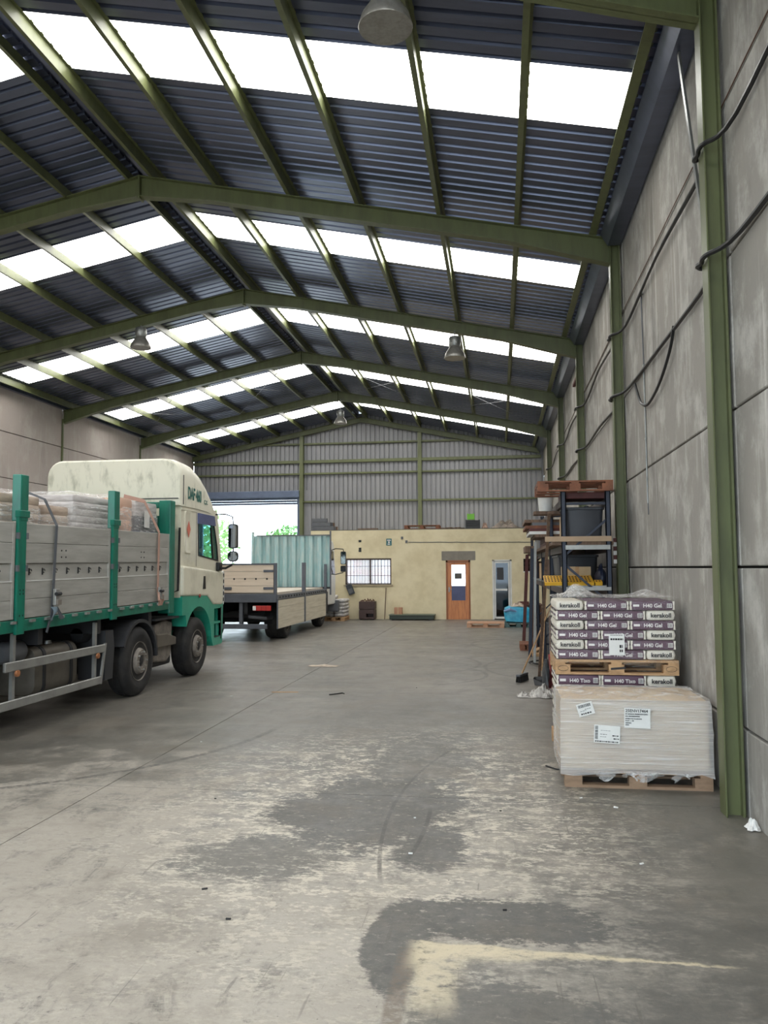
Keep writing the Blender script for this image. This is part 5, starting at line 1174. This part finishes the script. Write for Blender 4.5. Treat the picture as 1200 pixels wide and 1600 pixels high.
# load on the bed
LOADB = mat('beige_wrapped_sacks', (196, 178, 160), .45, col2=(150, 128, 112), var=.9, scale=3, stretch=(1, 1, 6))
LOADC = mat('pale_wrapped_boxes', (206, 202, 200), .45, col2=(160, 152, 150), var=.8, scale=4, stretch=(1, 1, 7))
LOADO = mat('orange_carton', (206, 140, 104), .6, col2=(176, 112, 84), scale=3); LOADBL = mat('blue_carton', (52, 68, 104), .6, col2=(40, 52, 84), scale=4); PINKC = mat('pink_carton', (216, 178, 156), .6, scale=4)
def load(y0, y1, zt, lab, layers, x0=-7.55, x1=-5.46, bulge=.03):
    zt += .0; t = thing('pallet_load', lab, 'load', ((x0 + x1) / 2, (y0 + y1) / 2, 1.31))
    n = len(layers); z = 1.31
    for k, m_ in enumerate(layers):
        h = (zt - 1.31) / n
        MB().loft([[Vector((a, b_, zz)) for a, b_ in rpoly(x0 + e, x1 - e, y0 + e, y1 - e, .04, 2)] for e, zz in ((.006, z), (.0, z + h * .2), (.0, z + h * .8), (.008, z + h - .002))]).xf(tilt).smooth().build('layer', m_, t)
        z += h
    rn = random.Random(int(y0 * 100)); rings_ = []
    for k in range(9):
        zz = 1.33 + (zt - 1.30) * k / 8; e = .02 if k < 8 else -.16
        rings_.append([Vector((a + rn.uniform(-.012, .012), b_ + rn.uniform(-.012, .012), zz + rn.uniform(-.015, .02) + (.02 if k == 8 else 0))) for a, b_ in rpoly(x0 - e, x1 + e, y0 - e, y1 + e, .08, 4)])
    m = MB().loft(rings_, cap=False); m.add([p for p in rings_[-1]], [tuple(range(len(rings_[-1])))]); m.xf(tilt).smooth().build('film_wrap', FILM_LOAD, t)
    return t
load(6.3, 7.55, 2.72, 'beige film wrapped sacks on the truck bed farthest from the cab', [LOADB] * 14)
load(7.75, 9.00, 2.74, 'beige film wrapped sacks on the truck bed behind the first tall stake', [LOADB] * 14)
load(9.10, 9.66, 2.66, 'narrow crumpled film bundle between two loads on the truck bed', [LOADB] * 12)
load(9.75, 11.0, 2.84, 'pale wrapped boxes with blue and orange cartons below, mid truck bed', [LOADC] * 6 + [LOADBL] * 4 + [LOADO, LOADO] + [LOADC] * 5)
load(11.08, 11.47, 2.90, 'pinkish carton stack wrapped in film on the truck bed', [PINKC] * 10)
load(11.57, 12.36, 2.88, 'blue cartons in torn film next to the teal headboard', [LOADBL, LOADBL, LOADBL, LOADBL, LOADBL, GREYP, LOADC])
lb = MB().box(-5.425, -5.42, 11.80, 11.98, 2.50, 2.76).build('load_label', PAPER, [o for o in bpy.data.objects if o.get('label', '').startswith('blue cartons in torn')][0])
# ratchet straps
def strap(pts, w_, m_, lab, rz, ry):
    t = thing('ratchet_strap', lab, 'strap', (TX, ry, 1.2)); m = MB()
    for a, b_ in zip(pts[:-1], pts[1:]): m.bar(a, b_, w_, .006, (1, 0, 0))
    m.xf(lambda p: p).build('webbing', m_, t)
    rt_ = MB().box(TX + .03, TX + .075, ry - .045, ry + .045, rz - .10, rz + .10).build('ratchet', STEEL, t, bevel=.01); MB().tube([(TX + .08, ry - .05, rz + .04), (TX + .08, ry + .05, rz + .04)], .022, 10).build('spool', DARK, rt_); MB().box(TX + .06, TX + .10, ry - .04, ry + .04, rz - .09, rz - .03).build('lever', RIMM, rt_)
    return t
GREYW = mat('grey_webbing', (84, 88, 94), .8); ORW = mat('orange_webbing', (186, 148, 132), .8); BLW = mat('pale_blue_webbing', (120, 138, 150), .8)
st = strap([(-5.6, 8.96, 2.785), (-5.395, 8.985, 2.70), (TX + .022, 9.03, 2.385), (TX + .024, 8.98, 1.60), (TX + .026, 8.95, 1.25)], .05, GREYW, 'grey ratchet strap holding the beige load, with a pale blue tail', 1.53, 9.0)
MB().grid(lambda u, v: (TX + .065 + .03 * math.sin(3 * u + 2 * v), 8.86 + .14 * u + .04 * math.sin(5 * v), 1.42 - .16 * v), 6, 6).smooth().build('webbing_tail', BLW, st)
MB().add([(TX + .035, 9.02, 1.42), (TX + .045, 9.05, 1.42), (TX + .06, 9.18, 1.27), (TX + .05, 9.10, 1.26)], [(0, 1, 2, 3)]).build('webbing_end', GREYW, st); MB().bar((TX + .02, 8.93, 1.26), (TX + .01, 8.88, 1.12), .04, .006, (1, 0, 0)).build('hook_strap', GREYW, st)
st = strap([(-5.62, 11.50, 2.965), (-5.39, 11.72, 2.90), (TX + .022, 11.98, 2.43), (TX + .024, 11.96, 1.75), (TX + .026, 11.95, 1.5)], .06, ORW, 'faded orange ratchet strap near the teal headboard', 1.48, 11.98)
m = MB()
for k in range(4): m.tube([(TX + .05, 11.92 + .05 * k, 1.50 - .04 * (k % 2)), (TX + .07, 11.90 + .05 * k, 1.38), (TX + .05, 11.94 + .03 * k, 1.30)], .018, 6)
m.build('webbing_coil', ORW, st)

# ------------------------------------------------------------------ open bed truck behind
UX, UL = -5.62, -8.12
t2 = thing('flatbed_truck', 'open bed truck with pale folded down sideboards and a light teal corrugated headboard', 'truck', (-6.9, 23, 0))
GR = mat('grey_truck_steel', (92, 96, 104), .5, col2=(70, 74, 82), scale=4); PT = mat('pale_tail_board', (224, 208, 188), .6, col2=(204, 186, 164), var=.6, scale=3, stretch=(.5, 1, 6)); LTEAL = mat('light_teal_paint', (150, 188, 190), .5, col2=(190, 204, 200), var=.8, scale=5, stretch=(3, 3, .5))
MB().box(UL + .04, UX - .04, 20.05, 25.6, 1.17, 1.25).build('bed_floor', mat('worn_bed_floor', (200, 190, 176), .7), t2)
MB().box(UL, UX, 19.98, 20.10, 1.0, 1.22).build('rear_rail', GR, t2, bevel=.01)
for x in (-7.3, -6.5): MB().box(x, x + .09, 20.1, 27.6, .70, 1.0).build('chassis_rail', DARK, t2)
for y in (20.4, 21.9, 23.4, 24.9): MB().box(UL + .05, UX - .05, y, y + .1, 1.0, 1.17).build('cross_member', DARK, t2)
MB().box(UL + .06, UX - .06, 21.0, 24.9, .55, .72).build('underbody', DARK, t2)
tb = MB().box(UL + .04, UX - .05, 20.02, 20.05, 1.24, 1.99).build('tailboard', GR, t2)
for k in range(4): MB().box(UL + .07, UX - .08, 19.995, 20.025, 1.245 + .182 * k, 1.422 + .182 * k).build('board', PT, tb, bevel=.004, seg=1)
MB().box(UL + .02, UX - .02, 19.985, 20.06, 1.955, 1.995).build('cap_rail', GR, tb)
for x in (UX - .06, UL): MB().box(x, x + .06, 19.98, 20.07, 1.2, 2.0).build('corner_post', GR, tb)
for z in (1.36, 1.80):
    for x in (UX - .34, UL + .1): MB().box(x, x + .26, 19.97, 19.995, z - .03, z + .03).build('hinge_strap', GR, tb, bevel=.008)
for z in (1.36,): MB().box(UX - 1.62, UX - 1.18, 19.96, 19.995, z - .035, z + .035).build('latch_handle', GR, tb, bevel=.01)
for k in range(7): MB().lathe([(.0, -.012), (.02, -.01), (.025, .0)], (UX - .25 - .29 * k, 19.995, 1.60), 'Y', 8).build('rope_stud', DARK, tb)
MB().box(UL + .1, UX - .25, 19.98, 20.08, .33, .45).build('underrun_bar', GR, t2, bevel=.01)
for x in (-6.62, -7.5): MB().box(x, x + .09, 20.06, 20.16, .38, 1.0).build('underrun_bracket', GR, t2)
lamp_m = mat('red_tail_lamp', (196, 60, 56), .3)
for x in (UX - .62, UL + .16):
    l_ = MB().box(x, x + .47, 20.0, 20.09, .79, .92).build('tail_lamp', lamp_m, t2, bevel=.01); MB().box(x, x + .08, 19.995, 20.0, .80, .91).build('clear_lens', WHITE, l_)
    for k in range(3): MB().box(x + .10 + .12 * k, x + .105 + .12 * k, 19.992, 20.0, .79, .92).build('lens_divider', RUST, l_)
MB().tube([(-6.45, 20.3, .62), (-6.0, 20.35, .58), (-5.95, 20.9, .58)], .05, 10).build('exhaust_pipe', GREYP, t2)
# folded down side boards
for (a, b_) in ((20.02, 22.85), (22.95, 25.78)):
    sb = MB().box(UX, UX + .012, a, b_, .33, 1.06).build('sideboard', GR, t2)
    for k in range(4): MB().box(UX + .010, UX + .034, a + .02, b_ - .02, .335 + .18 * k, .511 + .18 * k).build('board', WOODB, sb, bevel=.004, seg=1)
    for y in (a, b_ - .03): MB().box(UX + .006, UX + .036, y, y + .03, .33, 1.06).build('end_strip', GR, sb)
rl = MB().box(UX - .05, UX + .03, 20.0, 25.85, 1.07, 1.19).build('side_rail', GR, t2)
for k in range(20): MB().lathe([(.0, .03), (.02, .025), (.026, .0)], (UX + .03, 20.2 + .29 * k, 1.13), 'X', 8).build('rope_stud', DARK, rl)
MB().box(UX - .05, UX + .05, 22.85, 22.95, .36, 2.03).build('side_post', GR, t2); MB().box(UX - .04, UX + .04, 25.80, 25.88, .9, 2.0).build('side_post', GR, t2)
MB().box(UL, UL + .035, 20.0, 25.8, 1.2, 1.55).build('sideboard', WOODB, t2)
# corrugated headboard
pts = []; x = -7.92; p_ = .29
while x < UX - .10:
    pts += [(x, 0), (x + p_ * .42, 0), (x + p_ * .54, .11), (x + p_ * .88, .11)]; x += p_
pts = [p for p in pts if p[0] < UX + .14]; pts.append((UX + .15, 0)); kk = len(pts)
hd2 = MB().add([(a, 25.86 + d, 1.24) for a, d in pts] + [(a, 25.86 + d, 2.94) for a, d in pts], [(i, i + 1, kk + i + 1, kk + i) for i in range(kk - 1)]).build('headboard', LTEAL, t2)
MB().box(-7.95, UX + .16, 25.84, 25.93, 1.20, 1.26).build('bottom_rail', DARK, hd2); MB().box(-7.95, UX + .16, 25.84, 25.93, 2.93, 2.965).build('top_rail', GREYP, hd2)
MB().box(UX + .14, UX + .18, 25.84, 25.92, 1.0, 3.08).build('corner_post', GR, hd2); MB().box(-8.12, -8.05, 25.84, 25.92, 1.2, 3.08).build('corner_post', LTEAL, hd2)
gable_m = MB().add([(-8.06, 25.9, 1.24), (-7.92, 25.86, 1.24), (-7.92, 25.86, 2.94), (-8.06, 25.9, 2.94)], [(0, 1, 2, 3)]).build('side_strip', LTEAL, hd2)
# wheels
for s_, x in ((1, UX - .04), (-1, UL + .04)):
    for y, w2 in ((21.25, .52), (25.55, .28)): 
        wheel(t2, x, y, .48, w2, s_)
for y in (21.25, 25.55): MB().tube([(UL + .3, y, .48), (UX - .3, y, .48)], .06, 8).build('axle', DARK, t2)
# cab of the second truck
c2 = MB().prism([(26.15, .62), (27.9, .62), (28.0, 1.0), (28.0, 1.75), (27.72, 2.70), (27.5, 2.82), (26.15, 2.84)], 'X', UL + .12, UX - .10).build('cab_body', WHITE, t2, bevel=.06, seg=3)
MB().prism([(26.75, 1.72), (27.78, 1.65), (27.58, 2.45), (26.75, 2.5)], 'X', UX - .105, UX - .092).build('side_window', DG, c2); MB().box(UX - .10, UX - .08, 26.8, 26.92, 1.42, 1.50).build('door_handle', BLACKP, c2)
for k in range(4): MB().box(UX - .10, UX - .02, 26.0 + .0 * k, 26.14, .72 + .16 * k, .84 + .16 * k).build('cab_step', GREYP, c2)
MB().box(UL + .12, UX + .02, 27.85, 28.1, .35, .75).build('front_bumper', GREYP, c2, bevel=.03); MB().box(UX - .3, UX + .0, 25.95, 26.2, .4, 1.1).build('inner_guard', DARK, c2)
mm = MB().tube([(UX - .10, 26.5, 2.40), (UX + .20, 26.55, 2.52), (UX + .44, 26.6, 2.50), (UX + .46, 26.6, 2.40)], .016, 8).smooth().build('mirror_arm', BLACKP, t2)
MB().tube([(UX - .10, 26.5, 1.68), (UX + .2, 26.55, 1.66), (UX + .44, 26.6, 1.72), (UX + .45, 26.6, 1.85)], .016, 8).smooth().build('mirror_arm', BLACKP, t2); MB().tube([(UX + .10, 26.53, 1.68), (UX + .03, 26.53, 1.95), (UX + .04, 26.53, 2.3), (UX + .08, 26.53, 2.44)], .014, 8).build('grab_bar', BLACKP, t2)
for (z0, z1_) in ((1.99, 2.42), (1.74, 1.95)):
    mo = MB().loft([[Vector((a, y, z)) for a, z in rpoly(UX + .36 + e, UX + .54 - e, z0 + e, z1_ - e, .04, 3)] for e, y in ((0, 26.55), (0, 26.62), (.03, 26.67))]).smooth().build('mirror', BLACKP, t2); MB().loft([[Vector((a, y, z)) for a, z in rpoly(UX + .375, UX + .525, z0 + .02, z1_ - .02, .03, 3)] for y in (26.546, 26.549)]).build('mirror_glass', bpy.data.materials['mirror_glass'], mo)
